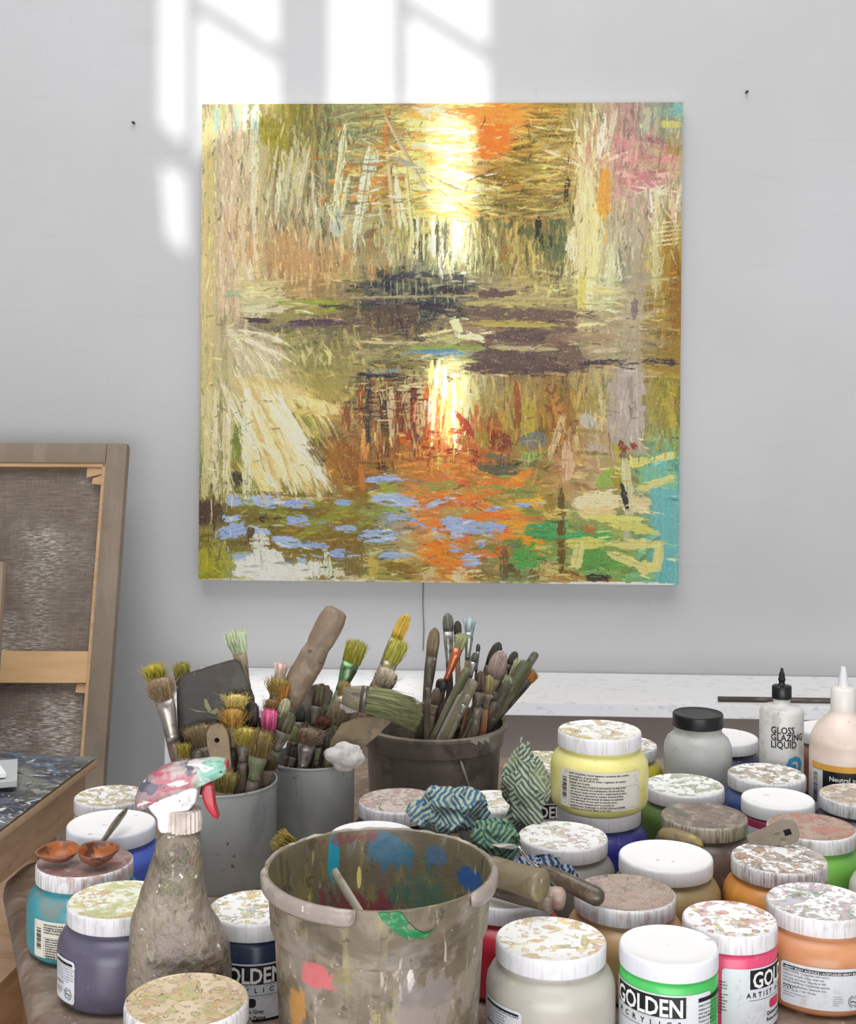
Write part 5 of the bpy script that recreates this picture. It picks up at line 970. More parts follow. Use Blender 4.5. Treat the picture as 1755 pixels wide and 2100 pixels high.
# (can, tip x,y, rim x,y, width, kind, tuft, ferrule, tuft/ferrule/handle colours, label, depth offset)
for a_ in [
 ('A', 311, 1357, 372, 1560, 34, 'shaggy', 44, 60, 'a89c2c', '9c9488', '6c5c50', 'brush with mustard yellow tuft, leftmost in the front can', .15),
 ('A', 325, 1384, 378, 1575, 44, 'shaggy', 52, 86, '947c5c', 'a8a098', '6c5248', 'round brush with splayed beige tuft below the leftmost yellow one', -.25),
 ('A', 370, 1354, 400, 1560, 30, 'tuft', 56, 60, '888024', '8c8478', '6c5c50', 'brush with olive yellow tuft behind the corner of the dark spatula', .55),
 ('A', 480, 1287, 548, 1440, 32, 'tuft', 54, 72, 'b8c4a0', '8c7c60', '8c7868', 'slender brush with pale mint green tuft rising alone above the front can', .35, .5, 'paintbrush', .55),
 ('A', 484, 1420, 480, 1560, 36, 'shaggy', 34, 26, 'c8b468', '4c4438', '3c3028', 'stubby brush with a cream straw-like tuft in front of the dark spatula', -.2),
 ('A', 478, 1448, 476, 1570, 38, 'shaggy', 44, 40, 'b08438', '4c4438', '3c3028', 'brush with frayed orange-ochre tuft just below the cream one', -.35),
 ('A', 506, 1488, 492, 1580, 38, 'shaggy', 40, 34, 'a8983c', '5c5448', '5c5048', 'brush with bushy lemon yellow tuft in the middle of the front can', -.5),
 ('A', 540, 1494, 512, 1620, 44, 'tuft', 60, 50, '7c6838', '6c7450', '5c5448', 'large brush with drooping brown-olive hair, leaning right in the front can', -.75),
 ('A', 554, 1450, 560, 1560, 30, 'tuft', 50, 30, 'd0608c', '5c5448', '4c4038', 'brush with bright pink tuft', -.1),
 ('A', 563, 1430, 545, 1540, 32, 'shaggy', 32, 30, '8c6838', '4c4438', '3c3028', 'brush with rusty brown tuft directly behind the pink one', .1),
 ('A', 574, 1384, 548, 1520, 34, 'shaggy', 42, 40, '98803c', '4c4438', '3c3028', 'brush with golden khaki tuft above the pink one', .25),
 ('A', 585, 1400, 560, 1520, 20, 'tuft', 44, 30, 'a06c20', '4c4438', '3c3028', 'narrow amber orange brush beside the golden khaki tuft', .1),
 ('A', 578, 1357, 556, 1500, 26, 'tuft', 24, 50, 'd0b4a8', '8c7c60', '6c5c50', 'brush with pale pink tuft spotted with black, at the foot of the thick club', .4),
 ('A', 588, 1432, 570, 1540, 24, 'filbert', 36, 30, '9c9c78', '5c5448', '4c4438', 'small brush with pale sage oval tuft right of the pink one', .0),
 ('A', 462, 1576, 452, 1650, 50, 'tuft', 50, 30, '7c7038', '7c6c5c', '6c5c50', 'short wide khaki brush at the very front of the can beside the spray nozzle', -.9),
 ('A', 376, 1522, 384, 1600, 26, 'tuft', 32, 20, '847420', '7c6c5c', '6c5c50', 'small mustard brush low at the left rim of the front can', -.5),
 ('A', 548, 1545, 540, 1620, 42, 'tuft', 34, 40, '50462e', '7c6c5c', '5c4c40', 'flat dark brown brush at the right rim of the front can', -.8),
 ('A', 596, 1460, 566, 1600, 34, 'filbert', 44, 40, '4c4830', '5c5448', '6c6c58', 'brush with rounded dark olive head leaning right over the middle can', -.45),
 ('A', 520, 1440, 500, 1560, 30, 'filbert', 50, 40, '2c2620', '4c4438', '2c2622', 'blackened brush between the cream tuft and the pink tuft', .0),
 ('B', 606, 1490, 592, 1600, 20, 'filbert', 32, 20, '889058', '5c5448', '6c5c50', 'brush with soft lime green oval head', -.3),
 ('B', 606, 1532, 588, 1604, 17, 'filbert', 22, 20, '38342c', '7c6c5c', '847468', 'small brush with a round black head low in the middle can', -.6),
 ('B', 594, 1520, 578, 1604, 10, 'stick', 0, 0, '', '', '6c584c', 'thin brown handle low in the middle can, left of the silver ferrule', -.5),
 ('B', 636, 1490, 616, 1600, 40, 'shaggy', 36, 58, '8c7860', 'a8a098', '6c5448', 'brush with tousled beige tuft and shiny silver ferrule', -.7),
 ('B', 655, 1500, 645, 1600, 18, 'filbert', 34, 26, '3c4034', '6c7450', '5c5c48', 'slim brush with dark green head right of the silver ferrule', -.5),
 ('B', 678, 1492, 668, 1600, 26, 'filbert', 50, 26, '3c362a', '4c4438', '544a40', 'brush with dark umber head at the right of the middle can', -.4),
 ('B', 669, 1468, 654, 1580, 32, 'tuft', 28, 40, '5c2c1c', '4c4438', '4c4038', 'brush with deep rust red bristles', -.1),
 ('B', 656, 1404, 632, 1560, 26, 'filbert', 44, 40, '4c422c', '5c5448', '4c4438', 'brush with dark brown head standing before the grey wooden block', .1),
 ('B', 614, 1446, 606, 1580, 26, 'filbert', 34, 30, '34362a', '4c4438', '3c362e', 'nearly black brush in the shade behind the sage one', .1),
 ('B', 712, 1396, 650, 1530, 22, 'tuft', 34, 90, 'a08850', '8c7c60', '7c6c60', 'brush with ochre tip and long tan shaft leaning right', .15),
 ('B', 704, 1438, 672, 1560, 36, 'shaggy', 50, 40, '847458', '5c5448', '5c5448', 'brush with fuzzy grey-beige tuft left of the wide flat brush', -.1),
 ('B', 692, 1492, 672, 1590, 28, 'tuft', 46, 30, '6c6434', '4c4438', '4c4438', 'brush with mossy green-brown tuft before the wooden scraper blade', -.3),
 ('B', 737, 1310, 652, 1500, 40, 'tuft', 52, 60, '98942c', '6c9468', '6c8068', 'wide flat brush with chartreuse tuft and green painted ferrule', .4, .3),
 ('B', 836, 1260, 700, 1500, 28, 'filbert', 56, 90, 'c09c30', 'a8987c', 'a07464', 'tall brush with pointed golden yellow tip, reaching highest of those leaning right', .45, .35),
 ('B', 824, 1308, 716, 1500, 36, 'tuft', 54, 70, 'a8a440', 'a09870', 'b48474', 'brush with yellow-green tuft and pinkish tan shaft below the golden one', .2, .4),
 ('B', 812, 1384, 764, 1480, 18, 'filbert', 34, 20, '54342c', '5c5448', '4c4038', 'small dark maroon brush tip beside the wide flat brush', .4),
 ('B', 790, 1400, 730, 1500, 26, 'tuft', 34, 40, 'b4a478', '8c7c60', '8c7868', 'short cream tipped brush half behind the wide flat brush', .3),
 ('B', 802, 1366, 728, 1490, 34, 'shaggy', 46, 60, 'bcae98', '8c7c60', 'a4806c', 'brush with frayed off-white hair under the yellow-green tuft', .0),
 ('C', 892, 1287, 866, 1500, 26, 'filbert', 60, 120, '7c6c50', '4c4438', '504a3c', 'tall brush with flat dark wooden shaft, leftmost of the dark pail', .1, .5),
 ('C', 918, 1257, 924, 1500, 23, 'filbert', 38, 74, '60645a', 'a8a8a0', '4c3c38', 'tallest brush in the dark pail, with grey oval head', .4, .4),
 ('C', 938, 1273, 940, 1500, 17, 'filbert', 28, 50, '403830', 'a8a090', 'b08c68', 'brush with small near-black head and pale wooden handle', .5),
 ('C', 964, 1262, 950, 1500, 20, 'tuft', 34, 56, 'a8b8bc', '9ca49c', 'b08458', 'brush with pale icy blue fan tuft', .35, .5, 'paintbrush', .5),
 ('C', 952, 1298, 878, 1490, 22, 'tuft', 34, 72, 'a4a878', 'c87450', '1c2028', 'brush with shiny copper ferrule and black handle', .0),
 ('C', 981, 1320, 966, 1500, 9, 'filbert', 16, 40, '4c4848', '8c8880', '2c2c30', 'very thin brush with tiny grey tip', .5),
 ('C', 976, 1338, 938, 1500, 16, 'filbert', 20, 30, '50524c', 'b8b8b4', '1c2824', 'brush with chisel grey tip, bright silver ferrule and black-green handle', .1),
 ('C', 1024, 1317, 956, 1500, 26, 'filbert', 52, 40, '38342a', '4c4438', '5c4438', 'brush with large feathery black-brown head', .3),
 ('C', 1030, 1334, 976, 1500, 38, 'filbert', 60, 60, '98847c', '7c6c5c', '6c6450', 'wide brush with smooth mauve-pink rounded head', .05),
 ('C', 1058, 1336, 990, 1500, 19, 'filbert', 30, 26, '3c342c', '5c5448', '4c4438', 'brush with blackened oval head right of the mauve one', .35),
 ('C', 1053, 1364, 1000, 1490, 16, 'filbert', 22, 20, '202020', '5c5448', '4c4438', 'small jet black brush head between grey-green handles', .3),
 ('C', 1072, 1352, 1004, 1490, 26, 'tuft', 40, 40, 'b4b088', '6c7450', '54543c', 'brush with soft cream tuft in the dark pail', .3),
 ('C', 1052, 1388, 1000, 1490, 28, 'tuft', 30, 40, '9c9c84', '5c5448', '4c4a38', 'brush with short pale grey-green tuft below the cream one', .0),
 ('C', 1100, 1338, 1024, 1490, 17, 'stick', 0, 0, '', '', '4c5044', 'smooth dark green-grey rod, rightmost and highest on the right of the dark pail', .2),
 ('C', 1082, 1356, 1016, 1490, 28, 'stick', 0, 0, '', '', '54583c', 'broad moss green handle leaning right in the dark pail', .0),
 ('C', 1098, 1374, 1036, 1480, 26, 'tuft', 34, 30, 'a06c2c', '6c3c2c', '3c362c', 'brush with frayed orange tuft at the far right of the dark pail', .3),
 ('C', 1084, 1396, 1030, 1490, 18, 'stick', 0, 0, '', '', '38362c', 'blackish handle just under the orange tuft', .1),
 ('C', 896, 1410, 880, 1510, 20, 'filbert', 36, 20, '6c5848', '7c6c5c', '6c4c40', 'short brown leaf-shaped brush low at the left of the dark pail', -.4),
 ('C', 870, 1440, 862, 1510, 26, 'stick', 0, 0, '', '', '4c4438', 'stubby dark handle at the left rim of the dark pail', -.5),
 ('C', 876, 1410, 874, 1512, 12, 'stick', 0, 0, '', '', '5c5040', 'thin brown handle directly under the leftmost tall brush of the dark pail', -.65),
 ('C', 972, 1394, 916, 1512, 24, 'stick', 0, 0, '', '', '7c7458', 'thick grey-tan wooden handle end leaning right, centre of the dark pail', -.8),
 ('C', 960, 1370, 890, 1510, 20, 'stick', 0, 0, '', '', '6c6c50', 'long olive handle crossing in front of the copper ferrule brush', -.5),
 ('C', 950, 1425, 905, 1512, 20, 'stick', 0, 0, '', '', 'a49c90', 'whitish worn handle beside the thick grey-tan one', -.6),
 ('C', 986, 1376, 974, 1506, 24, 'filbert', 44, 30, '4c3830', '5c5448', '70685c', 'brush with maroon brown head and swollen grey handle, front centre of the dark pail', -.75),
 ('C', 1004, 1384, 992, 1506, 20, 'filbert', 40, 30, '8c804c', '7c6c5c', 'a86c4c', 'brush with olive yellow head and terracotta handle end', -.7),
 ('C', 962, 1424, 922, 1512, 14, 'filbert', 24, 20, '8c8478', 'a8a8a0', '8c8474', 'slender brush with silver ringed ferrule low in the dark pail', -.85),
 ('C', 1040, 1400, 1006, 1500, 22, 'stick', 0, 0, '', '', '484838', 'dark olive handle leaning right near the right rim of the dark pail', -.5),
 ('A', 530, 1470, 520, 1600, 20, 'filbert', 40, 30, '2c2a22', '4c4438', '3c342c', 'black-tipped brush in the shadow between the lemon and the pink tufts', .2),
 ('A', 448, 1500, 440, 1600, 30, 'stick', 0, 0, '', '', '4c4238', 'dark stubby handle hidden behind the drilled wooden handle', .1),
 ('A', 520, 1520, 528, 1620, 22, 'stick', 0, 0, '', '', '3c362c', 'short black-brown handle between the two brushes at the right rim of the front can', -.3),
 ('A', 404, 1540, 412, 1620, 30, 'stick', 0, 0, '', '', '4c4238', 'squat dark handle low in the left half of the front can', -.4),
 ('A', 578, 1500, 556, 1610, 18, 'filbert', 40, 30, '3c3828', '5c5448', '4c4638', 'dark olive brush crossing the gap above the right rim of the front can', -.2),
 ('B', 600, 1470, 600, 1590, 24, 'filbert', 40, 30, '34301f', '4c4438', '2e2a22', 'blackish brush behind the lime green head', .3),
 ('B', 628, 1520, 634, 1600, 16, 'stick', 0, 0, '', '', '3c342c', 'dark thin handle just right of the silver ferrule', -.2),
 ('B', 640, 1450, 640, 1580, 30, 'filbert', 50, 40, '34322a', '4c4438', '38342c', 'broad dark brush in the centre of the middle can', .3),
 ('B', 684, 1460, 664, 1580, 24, 'tuft', 40, 40, '5c5038', '5c5448', '4c4438', 'umber haired brush between the rust red and fuzzy beige ones', .1),
 ('C', 906, 1392, 892, 1500, 22, 'stick', 0, 0, '', '', '38342c', 'dark handle between the leaf-shaped and copper ferrule brushes', .2),
 ('C', 1010, 1392, 962, 1500, 26, 'filbert', 50, 40, '5c5440', '5c5448', '4c4638', 'thick olive-brown brush in the heart of the dark pail', .1),
 ('C', 1036, 1372, 990, 1500, 22, 'filbert', 40, 40, '6c6248', '7c6c5c', '54503c', 'tan-olive brush behind the terracotta-ended handle', .2),
 ('C', 930, 1420, 910, 1500, 30, 'stick', 0, 0, '', '', '2c2a26', 'charcoal handle deep in the dark pail, behind the whitish worn one', .4),
 ('C', 1020, 1420, 985, 1500, 24, 'stick', 0, 0, '', '', '3c3a2e', 'dark brown-green handle end low at the right side of the dark pail', -.2),
 ('C', 1068, 1382, 1012, 1495, 24, 'stick', 0, 0, '', '', '4a4c3a', 'weathered green-brown handle between the cream tuft and orange tuft', .15),
 ('C', 858, 1470, 850, 1515, 30, 'stick', 0, 0, '', '', '6c6450', 'stub of a tan handle at the far left of the dark pail', -.1),
 ('C', 1018, 1440, 1000, 1505, 24, 'stick', 0, 0, '', '', '50483c', 'short brown handle end at the front right rim of the dark pail', -.7),
]:
    brush(*a_)
# ---- large tools standing in the cans
def tool(con, name, label, cat, dl, pts, th, mat, part='blade', bev=.0015, tilt=0.0, lab=None):
    """an upright board tool: outline in the photo's columns/rows at its own distance, real thickness"""
    key, R, Hc = CON[con]; q = [P(x, y, dl) for x, y in pts]; c_ = sum(q, Vector())/len(q)
    o = thing(name, label, cat, tuple(c_), group={'A': 'tools in the front metal can', 'B': 'tools in the middle metal can', 'C': 'brushes in the dark pail'}[con])
    bm = bmesh.new(); prism(bm, [(v.x-c_.x, v.z-c_.z) for v in q], th); finish(bm); bmesh.ops.bevel(bm, geom=bm.edges[:], offset=bev, segments=2, affect='EDGES')
    o_ = obj(part, bm, mat, o); sharp(o_, 50)
    if lab: o_['label'] = lab
    o.rotation_euler = (tilt, 0, 0); return o, c_
dA, dB = POS['canA'][1], POS['canB'][1]
darkb = grime('spatula_dark', '38322b', [('4c4c40', 22, .48, .64, .8), ('3c2c28', 30, .54, .66, .8), ('787c44', (30, 30, 26), .65, .68, .8), ('6c6c64', 130, .67, .7, .8)], .5, 80, .4)
t_, c_ = tool('A', 'spatula', 'broad dark square spatula blade with rounded corners standing in the front can', 'spatula', dA+.004, [(362, 1392), (372, 1384), (430, 1366), (474, 1353), (486, 1353), (493, 1358), (498, 1370), (512, 1404), (523, 1434), (510, 1500), (500, 1580), (400, 1610), (366, 1560)], .006, darkb)
bm = bmesh.new()
for pl in ([(418, 1433), (424, 1434), (434, 1456), (428, 1462), (420, 1448)], [(430, 1462), (436, 1456), (444, 1452), (450, 1460), (440, 1465)], [(384, 1451), (404, 1457), (432, 1461), (404, 1460)]):
    vs = [P(x, y, dA+.0005)-c_ for x, y in pl]; bm.faces.new([bm.verts.new(v) for v in vs])
obj('paint_smear', bm, plain('84885a', .5), t_, smooth=False)['label'] = 'dried lime green smear'
club = grime('club_wood', '84725e', [('6c5c4a', 26, .46, .62, .8), ('a08c78', 40, .52, .66, .7), ('a47864', 30, .58, .66, .7), ('4c4034', (24, 24, 24), .62, .66, .9), ('6c8468', 20, .66, .7, .6)], .5, 60, .8)
o = thing('wooden_club', 'thick rounded wooden handle crusted with paint, towering over the front can', 'handle', group='tools in the front metal can')
lo, hi = P(565, 1490, dA+.02), P(692, 1250, dA+.03); frame(o, lo, hi); L = (hi-lo).length; a = 27*dA/F
bm = bmesh.new(); lathe(bm, [(a*.8, 0), (a*.9, L*.15), (a*.98, L*.4), (a*1.02, L*.6), (a*.95, L*.68), (a*1.05, L*.74), (a*1.02, L*.84), (a*.98, L*.93), (a*.88, L*.985), (a*.6, L)], 60, .8, cap0=True, cap1=True, wob=.12, seed=3); bmesh.ops.subdivide_edges(bm, edges=[e for e in bm.edges if e.calc_length() > .006], cuts=6)
for v in bm.verts:
    r_ = Vector((v.co.x, v.co.y, 0)); q_ = v.co*34; v.co += r_.normalized()*(.0022*mnoise.noise(q_)-.0030*max(0, mnoise.noise(q_*1.7+Vector((5, 1, 2)))-.25)) if r_.length > 1e-4 else Vector()
if True: obj('shaft', bm, club, o)
tool('B', 'wooden_block', 'grey-brown wooden scraper handle with rounded end across the back of the middle can', 'tool', dB+.03, [(596, 1432), (630, 1410), (652, 1402), (668, 1402), (680, 1412), (684, 1430), (672, 1460), (650, 1520), (620, 1560), (600, 1500)], .014, grime('block_wood', '6c6054', [('8c8274', 24, .5, .62, .7), ('4c4238', 40, .54, .66, .7)], .5, 60, .5), 'handle', .004)
o = thing('wooden_paddle', 'tan rounded wooden handle with a drilled hole, behind the spray nozzle', 'handle', group='tools in the front metal can')
lo, hi = P(462, 1620, dA-.040), P(443, 1484, dA-.036); frame(o, lo, hi); L = (hi-lo).length; a = 22*dA/F
bm = bmesh.new()
out = [(-a*.8, 0), (-a*.9, L*.4), (-a, L*.75), (-a*.92, L*.88), (-a*.6, L*.97), (0, L), (a*.6, L*.97), (a*.92, L*.88), (a, L*.75), (a*.9, L*.4), (a*.8, 0)]
hole = [(-.001+.0032*math.cos(k*math.pi/4), L*.76+.0032*math.sin(k*math.pi/4)) for k in range(8)]; es = []
for pl in (out, hole):
    vs = [bm.verts.new((x, -.004, z)) for x, z in pl]; es += [bm.edges.new((vs[i], vs[(i+1) % len(vs)])) for i in range(len(vs))]
bmesh.ops.triangle_fill(bm, use_beauty=True, edges=es); r = bmesh.ops.extrude_face_region(bm, geom=bm.faces[:])
for v in r['geom']:
    if isinstance(v, bmesh.types.BMVert): v.co.y += .009
finish(bm); obj('handle', bm, grime('paddle_wood', '94805f', [('b0a080', 30, .52, .64, .7), ('70604a', 24, .5, .64, .6), ('8c5c4c', 30, .64, .68, .6)], .5, 60, .4), o, smooth=False)
brush('A', 405, 1482, 430, 1600, 62, 'tuft', 50, 50, '7c6848', '4c4438', '4c4038', 'wide flat brush with drooping straw-brown hair in front of the dark spatula', -.15, .3)
# wide flat brush resting over the middle can and pail
o = thing('flat_brush', 'very wide flat brush with grey-green bristles lying sideways across the middle can', 'brush', group='tools in the middle metal can')
d_ = dB-.035; lo, hi = P(722, 1430, d_), P(868, 1454, d_-.01); frame(o, lo, hi); L = (hi-lo).length
q = [(-.016, 0), (-.020, L*.35), (-.022, L*.42), (.020, L*.42), (.018, L*.3), (.012, 0)]
bm = bmesh.new(); 
hw_ = 29*d_/F; lathe(bm, [(hw_*.6, -.012), (hw_*.8, 0), (hw_*.9, L*.08), (hw_*.95, L*.14)], 20, .35, cap0=True, cap1=True); obj('handle', bm, grimy('948a70', 2), o)
bm = bmesh.new(); lathe(bm, [(hw_*.95, L*.12), (hw_*.97, L*.22)], 24, .38, cap0=True, cap1=True); obj('ferrule', bm, metalm('7c7a70'), o)
bm = bmesh.new(); lathe(bm, [(hw_*.9, 0), (hw_*1.0, L*.35), (hw_*.95, L*.6), (hw_*.6, L*.7)], 20, .3, cap0=True, cap1=True); strands(bm, hw_*.95, hw_*.36, L*.80, 720, .12, .0005, random.Random(4), .05, .84)
for v in bm.verts: v.co.z += L*.205; v.co.x += .012*max(0, v.co.z/L-.3)**2*2
obj('bristles', bm, hairm('8c9064'), o)
tool('B', 'scraper', 'wide tan wooden scraper blade fanning out under the flat brush', 'scraper', dB-.028, [(672, 1540), (682, 1512), (700, 1484), (730, 1472), (812, 1466), (806, 1476), (770, 1512), (745, 1532), (735, 1536), (700, 1575), (660, 1600)], .004, grime('scraper_wood', '94805f', [('7c7460', 24, .46, .6, .8), ('a89478', 30, .54, .64, .7), ('5c5444', 70, .62, .66, .8)], .55, 50, .4), 'blade', .001)
def lump(name, label, cat, c, rad, mat, seed, amp=.35, fr=1.6, sub=5, fold=.5, shape=None, group=None, ridge=22):
    bm = bmesh.new(); bmesh.ops.create_icosphere(bm, subdivisions=sub, radius=1)
    for v in bm.verts:
        n = v.co.normalized(); p = n*fr+Vector((seed, seed*.7, seed*1.3))
        wv = mnoise.noise_vector(p*1.3)*.7
        r = 1+amp*mnoise.noise(p)+fold*amp*(abs(mnoise.noise(p*1.7+wv))*2.6-.6)+fold*amp*.25*(abs(mnoise.noise(p*3.8+wv*2))*2.6-.6)
        if shape: s_ = shape(n)
        else: s_ = Vector((1, 1, 1))
        if fold > .3:
            q_ = n+mnoise.noise_vector(n*1.5+p*.1)*.38; q_ = q_+mnoise.noise_vector(q_*3.1+p*.3)*.17; q_ = q_+mnoise.noise_vector(q_*6.5)*.06
            v.co = Vector((q_.x*rad[0]*s_.x, q_.y*rad[1]*s_.y, q_.z*rad[2]*s_.z))
        else: v.co = Vector((n.x*r*rad[0]*s_.x, n.y*r*rad[1]*s_.y, n.z*r*rad[2]*s_.z))
    mz = min(v.co.z for v in bm.verts)
    for v in bm.verts: v.co.z = max(v.co.z, mz*.82)
    o = obj(name, bm, mat, loc=tuple(c)); tag(o, label, cat, group); return o
cotton = grime('cotton', 'dcd8d4', [('b0a89c', 30, .54, .66, .5)], .9, 200, .6)
lump('cotton_wad', 'wad of white cotton wool on the right rim of the middle can', 'cotton', P(708, 1552, dB-.05), (.022, .012, .018), cotton, 4, .35, 1.3, fold=.1)
lump('cotton_wad', 'tuft of white fluff left of the wide flat brush', 'cotton', P(720, 1440, dB-.01), (.014, .008, .013), cotton, 9, .4, 2, fold=.2)
# ---------------------------------------------------------------- rags
def ragm(a, b, c3, seed):
    nb = NB('rag_weave'); ck = nb.n('ShaderNodeTexVoronoi', {'Vector': nb.coords(60, seed), 'Scale': 1.0}); sep = nb.n('ShaderNodeSeparateColor', {'Color': ck.outputs['Color']})
    w1 = nb.n('ShaderNodeTexWave', {'Vector': nb.coords(1, seed, (0, .7, 0)), 'Scale': 62.0, 'Distortion': 3.5, 'Detail': 1.0}).outputs[1]
    w2 = nb.n('ShaderNodeTexWave', {'Vector': nb.coords(1, seed, (0, -.8, 0)), 'Scale': 62.0, 'Distortion': 3.5, 'Detail': 1.0}).outputs[1]
    wv = nb.n('ShaderNodeMix', {0: nb.mr(sep.outputs[0], .48, .52), 2: w1, 3: w2}, data_type='FLOAT').outputs[0]
    c = nb.mix(nb.mr(wv, .4, .6), hx(a), hx(b)); c = nb.mix(nb.mr(nb.noise(26, seed+2, 3), .52, .62, 0, .7), c, hx(c3)); c = nb.mix(nb.mr(wv, .55, .7, 0, .55), c, hx(b))
    return nb.out(c, .9, wv, .4, .0008)
def rest(px, py, key=None): return POS[key]
ZL_ = ZT+.0905
pA = P(925, 1672, 1.475); lump('rag', 'crumpled blue and cream patterned rag lying on the jar lids behind the big bucket', 'rag', (pA.x, pA.y, ZL_+.0185), (.041, .03, .026), ragm('3c6c8c', 'b4baa4', '58787c', 1), 3, .34, 1.5, fold=.6)
pC = P(1012, 1712, 1.41); lump('rag', 'small crumpled teal and green rag joined to the right of the blue one', 'rag', (pC.x, pC.y, ZL_+.004), (.028, .022, .024), ragm('2c6468', '889870', '3c5c34', 5), 7, .38, 1.7, fold=.65)
pB = P(1078, 1648, 1.50)
def cone(n):
    k = (n.z+1)/2; f = (1.1-.62*k**.9)*(1+.3*math.sin(n.z*5+1)*.6)
    return Vector((f, f, 1.0+.25*max(0, mnoise.noise(n*3))*k))
lump('rag', 'grey-green herringbone rag bunched upright into a peak beside the pale yellow jar', 'rag', (pB.x, pB.y, ZL_-.004+.040), (.032, .024, .050), ragm('506864', 'b4b89c', '84906c', 9), 12, .26, 1.6, fold=.55, shape=cone)
pD = P(1100, 1778, 1.35); lump('rag', 'navy and white rag scrap under the bent steel shank', 'rag', (pD.x, pD.y, ZL_-.006), (.036, .028, .013), ragm('1c2c48', '8494a8', '242c3c', 13), 17, .36, 1.7, fold=.65)
# ---------------------------------------------------------------- tools beside the bucket
def rod(name, label, cat, p0, p1, rads, mat, part, sy=1.0, n=28, wob=.06, seed=0, caps=None):
    o = thing(name, label, cat); frame(o, p0, p1); L = (p1-p0).length; bm = bmesh.new()
    lathe(bm, [(r, L*f) for f, r in rads], n, sy, cap0=True, cap1=True, wob=wob, seed=seed); obj(part, bm, mat, o); return o, L
tg = grime('tube_grime', '7c7058', [('8c8c58', 26, .5, .62, .7), ('94847c', 20, .48, .6, .7), ('645848', 34, .54, .64, .7), ('d8d4a0', 50, .66, .69, .7), ('5c3c5c', 34, .67, .7, .8)], .35, 60, .5)
a = .0150
zt_ = ZL_
def H3(px, py, z):  # point on pixel ray at height z
    r = P(px, py, 1)-Vector((0, 0, CAMZ)); t = (z-CAMZ)/r.z; return Vector((0, 0, CAMZ))+r*t
p0, p1 = H3(1000, 1783, zt_+.030), H3(1113, 1818, zt_+.028)
rod('roller_handle', 'fat round handle caked in olive and tan paint lying beside the bucket', 'handle', p0, p1, [(0, a*.8), (.1, a*.95), (.5, a*.93), (.8, a*.98), (.93, a*1.05), (.985, a), (1, a*.86)], tg, 'handle', 1, 32, .05, 2)
p0, p1 = H3(985, 1815, zt_+.011), H3(1132, 1856, zt_+.009)
rod('wooden_stick', 'thin grey-brown stick under the fat round handle', 'stick', p0, p1, [(0, .008), (.6, .0085), (.9, .0075), (.98, .0068), (1, .004)], grimy('6c6050', 5), 'shaft', .8, 20, .04, 3)
p0, p1 = H3(1118, 1838, zt_+.006), H3(1160, 1846, zt_+.004)
rod('handle_stub', 'short pink and cream blotched rounded handle end under the painting knife', 'handle', p0, p1, [(0, .008), (.4, .0115), (.75, .0115), (.93, .009), (1, .004)], grime('pink_blotch', 'b0988c', [('c07c84', 50, .5, .6, .7), ('e0d8c8', 60, .56, .62, .8), ('4c4440', 60, .62, .68, .7)], .35), 'handle', .8, 24, .05, 4)
o = thing('painting_knife', 'painting knife with bent steel shank, its dark handle resting on the grey-brown lid', 'knife')
p0, p1 = H3(1106, 1780, zt_+.026), H3(1237, 1846, zt_+.010); frame(o, p0, p1); L = (p1-p0).length
bm = bmesh.new(); lathe(bm, [(.0045, 0), (.0055, L*.03), (.005, L*.08), (.0075, L*.2), (.0085, L*.45), (.0092, L*.75), (.009, L*.9), (.0072, L*.97), (.003, L)], 24, .85, cap0=True, cap1=True, wob=.05); obj('handle', bm, grime('knife_handle', '54483a', [('786c5c', 26, .5, .62, .7), ('3c342c', 30, .55, .65, .7), ('b0aca0', 90, .68, .71, .8)], .28, 60, .4), o)
mi_ = (o.matrix_basis if True else None).inverted()
pts = [H3(1108, 1782, zt_+.026), H3(1096, 1774, zt_+.027), H3(1080, 1762, zt_+.034), H3(1070, 1745, zt_+.043), H3(1062, 1736, zt_+.047)]
bm = bmesh.new(); tube(bm, [mi_ @ q for q in pts], .0016, 10); obj('shank', bm, plain('b8b8b8', .25, 1.0), o)['label'] = 'bent steel shank'
q = [H3(1064, 1737, zt_+.0465), H3(1056, 1731, zt_+.047), H3(1030, 1728, zt_+.046), H3(1006, 1732, zt_+.044), H3(1024, 1738, zt_+.043), H3(1050, 1741, zt_+.045)]
bm = bmesh.new(); vs = [bm.verts.new(mi_ @ v) for v in q]; f = bm.faces.new(vs); r = bmesh.ops.extrude_face_region(bm, geom=[f])
for v in r['geom']:
    if isinstance(v, bmesh.types.BMVert): v.co += (mi_.to_3x3() @ Vector((0, 0, -.0009)))
finish(bm); obj('blade', bm, plain('8c8a80', .35, .6), o, smooth=False)
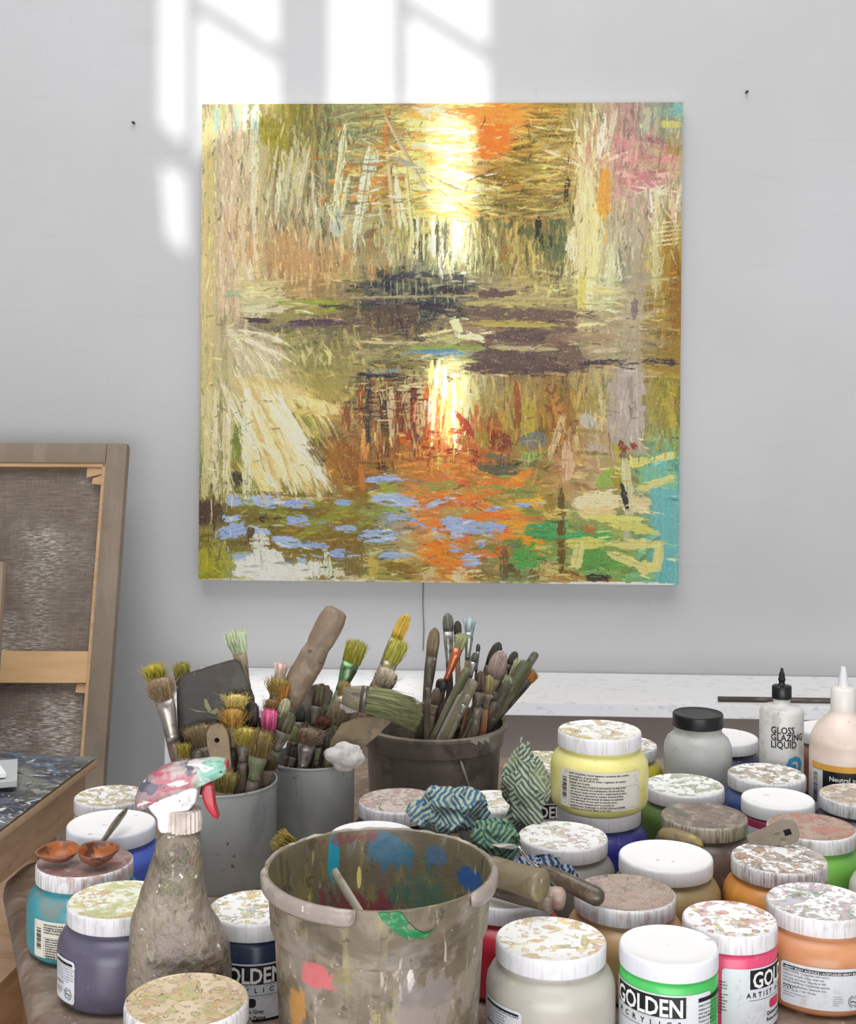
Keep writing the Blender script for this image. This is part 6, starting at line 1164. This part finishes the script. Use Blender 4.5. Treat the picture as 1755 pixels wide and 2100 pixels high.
# scoops on the turquoise jar
cop2 = grime('scoop_inside', 'b06430', [('4c3428', 50, .5, .6, .85), ('d08040', 40, .58, .66, .7)], .4)
cop = grime('scoop_copper', '8c5c48', [('5c3c30', 40, .48, .6, .8), ('c07038', 30, .56, .64, .6), ('a08880', 60, .6, .68, .6), ('3c302c', 50, .62, .67, .7)], .35, 60, .3)
def scoop(label, c, rx, ry, dep, yaw, tilt, hand=None):
    o = thing('scoop', label, 'scoop', tuple(c), (tilt, 0, yaw)); bm = bmesh.new(); pr = [(.001, -dep), (.45, -dep*.92), (.8, -dep*.6), (.96, -dep*.2), (1.0, 0), (.985, .0006), (.93, -.0004), (.88, -dep*.25), (.72, -dep*.55), (.4, -dep*.84), (.001, -dep*.9)]
    lathe(bm, [(r, z) for r, z in pr], 40, mi=[0]*6+[1]*4)
    for v in bm.verts:
        x, y = v.co.x, v.co.y; pt_ = 1+.22*max(0, x)**3
        v.co.x, v.co.y = x*rx*pt_, y*ry*(1-.15*max(0, x))
    obj('bowl', bm, [cop, cop2], o)['label'] = 'copper-brown oval bowl'
    if hand:
        mi = (Matrix.Translation(c) @ o.rotation_euler.to_matrix().to_4x4()).inverted()
        bm = bmesh.new(); hp_ = [mi @ Vector(h) for h in hand]; n_ = len(hp_); tube(bm, hp_, [.0035, .005, .0068, .0068, .0045, .002][:n_], 14, .45); obj('handle', bm, grimy('7c7060', 7), o)['label'] = 'grey paint-crusted handle'
    return o
c1 = H3(199, 1742, ZL_+.0185); c2 = H3(122, 1742, ZL_+.0155)
hd = [H3(204, 1732, ZL_+.010), H3(216, 1718, ZL_+.012), H3(228, 1700, ZL_+.0135), H3(242, 1682, ZL_+.015), H3(257, 1664, ZL_+.018), H3(261, 1658, ZL_+.019)]
scoop('copper-brown scoop with a grey handle pointing back across the white lid', c1, .0200, .0165, .0160, .55, .22, hd)
scoop('copper-brown scoop without visible handle, at the left edge of the maroon lid', c2, .0205, .0155, .0120, math.pi+.45, -.28)
# putty knife end with square hole leaning on the green jar
o = thing('putty_knife', 'grey paint-smeared putty knife end with a black square hole, leaning on the bright green jar', 'knife')
p0, p1 = P(1535, 1726, 1.425), P(1636, 1700, 1.41); frame(o, p0, p1); L = (p1-p0).length
bm = bmesh.new(); a = .0145; out = [(-a*.45, 0), (-a*.7, L*.4), (-a, L*.75), (-a*.85, L*.93), (-a*.4, L), (a*.4, L), (a*.85, L*.93), (a, L*.75), (a*.7, L*.4), (a*.45, 0)]
hole = [(-.0035, L*.72), (.0035, L*.72), (.0035, L*.86), (-.0035, L*.86)]; es = []
for pl in (out, hole):
    vs = [bm.verts.new((x, -.002, z)) for x, z in pl]; es += [bm.edges.new((vs[i], vs[(i+1) % len(vs)])) for i in range(len(vs))]
bmesh.ops.triangle_fill(bm, use_beauty=True, edges=es); r = bmesh.ops.extrude_face_region(bm, geom=bm.faces[:])
for v in r['geom']:
    if isinstance(v, bmesh.types.BMVert): v.co.y += .004
finish(bm); obj('handle', bm, grimy('8c8274', 8), o, smooth=False)
bm = bmesh.new(); box(bm, -.004, .004, .0006, .0018, L*.71, L*.87); obj('hole_dark', bm, plain('0c0c0c', .8), o, smooth=False)  # black plate closing the square hole, its dark put in as colour
p0, p1 = P(1350, 1712, 1.46), P(1440, 1738, 1.425)
rod('handle_stub', 'olive-yellow stained rounded handle lying below the darkest brown lid', 'handle', p0, p1, [(0, .004), (.08, .009), (.3, .012), (.7, .0125), (.93, .009), (1, .004)], grime('olive_handle', '847450', [('b09c48', 40, .5, .6, .8), ('6c5c4c', 50, .54, .64, .8)], .4), 'handle', .7, 24, .06, 6)
# mustard brush tuft beside the metal cans
o = thing('paintbrush', 'straw yellow brush tip poking out left of the big bucket rim', 'brush'); lo, hi = H3(640, 1760, ZT+.07), H3(566, 1716, ZT+.102); frame(o, lo, hi); L = (hi-lo).length
bm = bmesh.new(); lathe(bm, [(.004, 0), (.006, L*.3), (.005, L*.55)], 14, .7, cap0=True, cap1=True); obj('handle', bm, grimy('6c5c4c'), o)
bm = bmesh.new(); lathe(bm, [(.0055, L*.5), (.0085, L*.62)], 18, .6, cap0=True, cap1=True); obj('ferrule', bm, metalm('8c8478'), o)
bm = bmesh.new(); strands(bm, .0095, .006, L*.42, 170, .35, .00045, random.Random(8), .06)
for v in bm.verts: v.co.z += L*.6
obj('bristles', bm, hairm('a89440'), o)
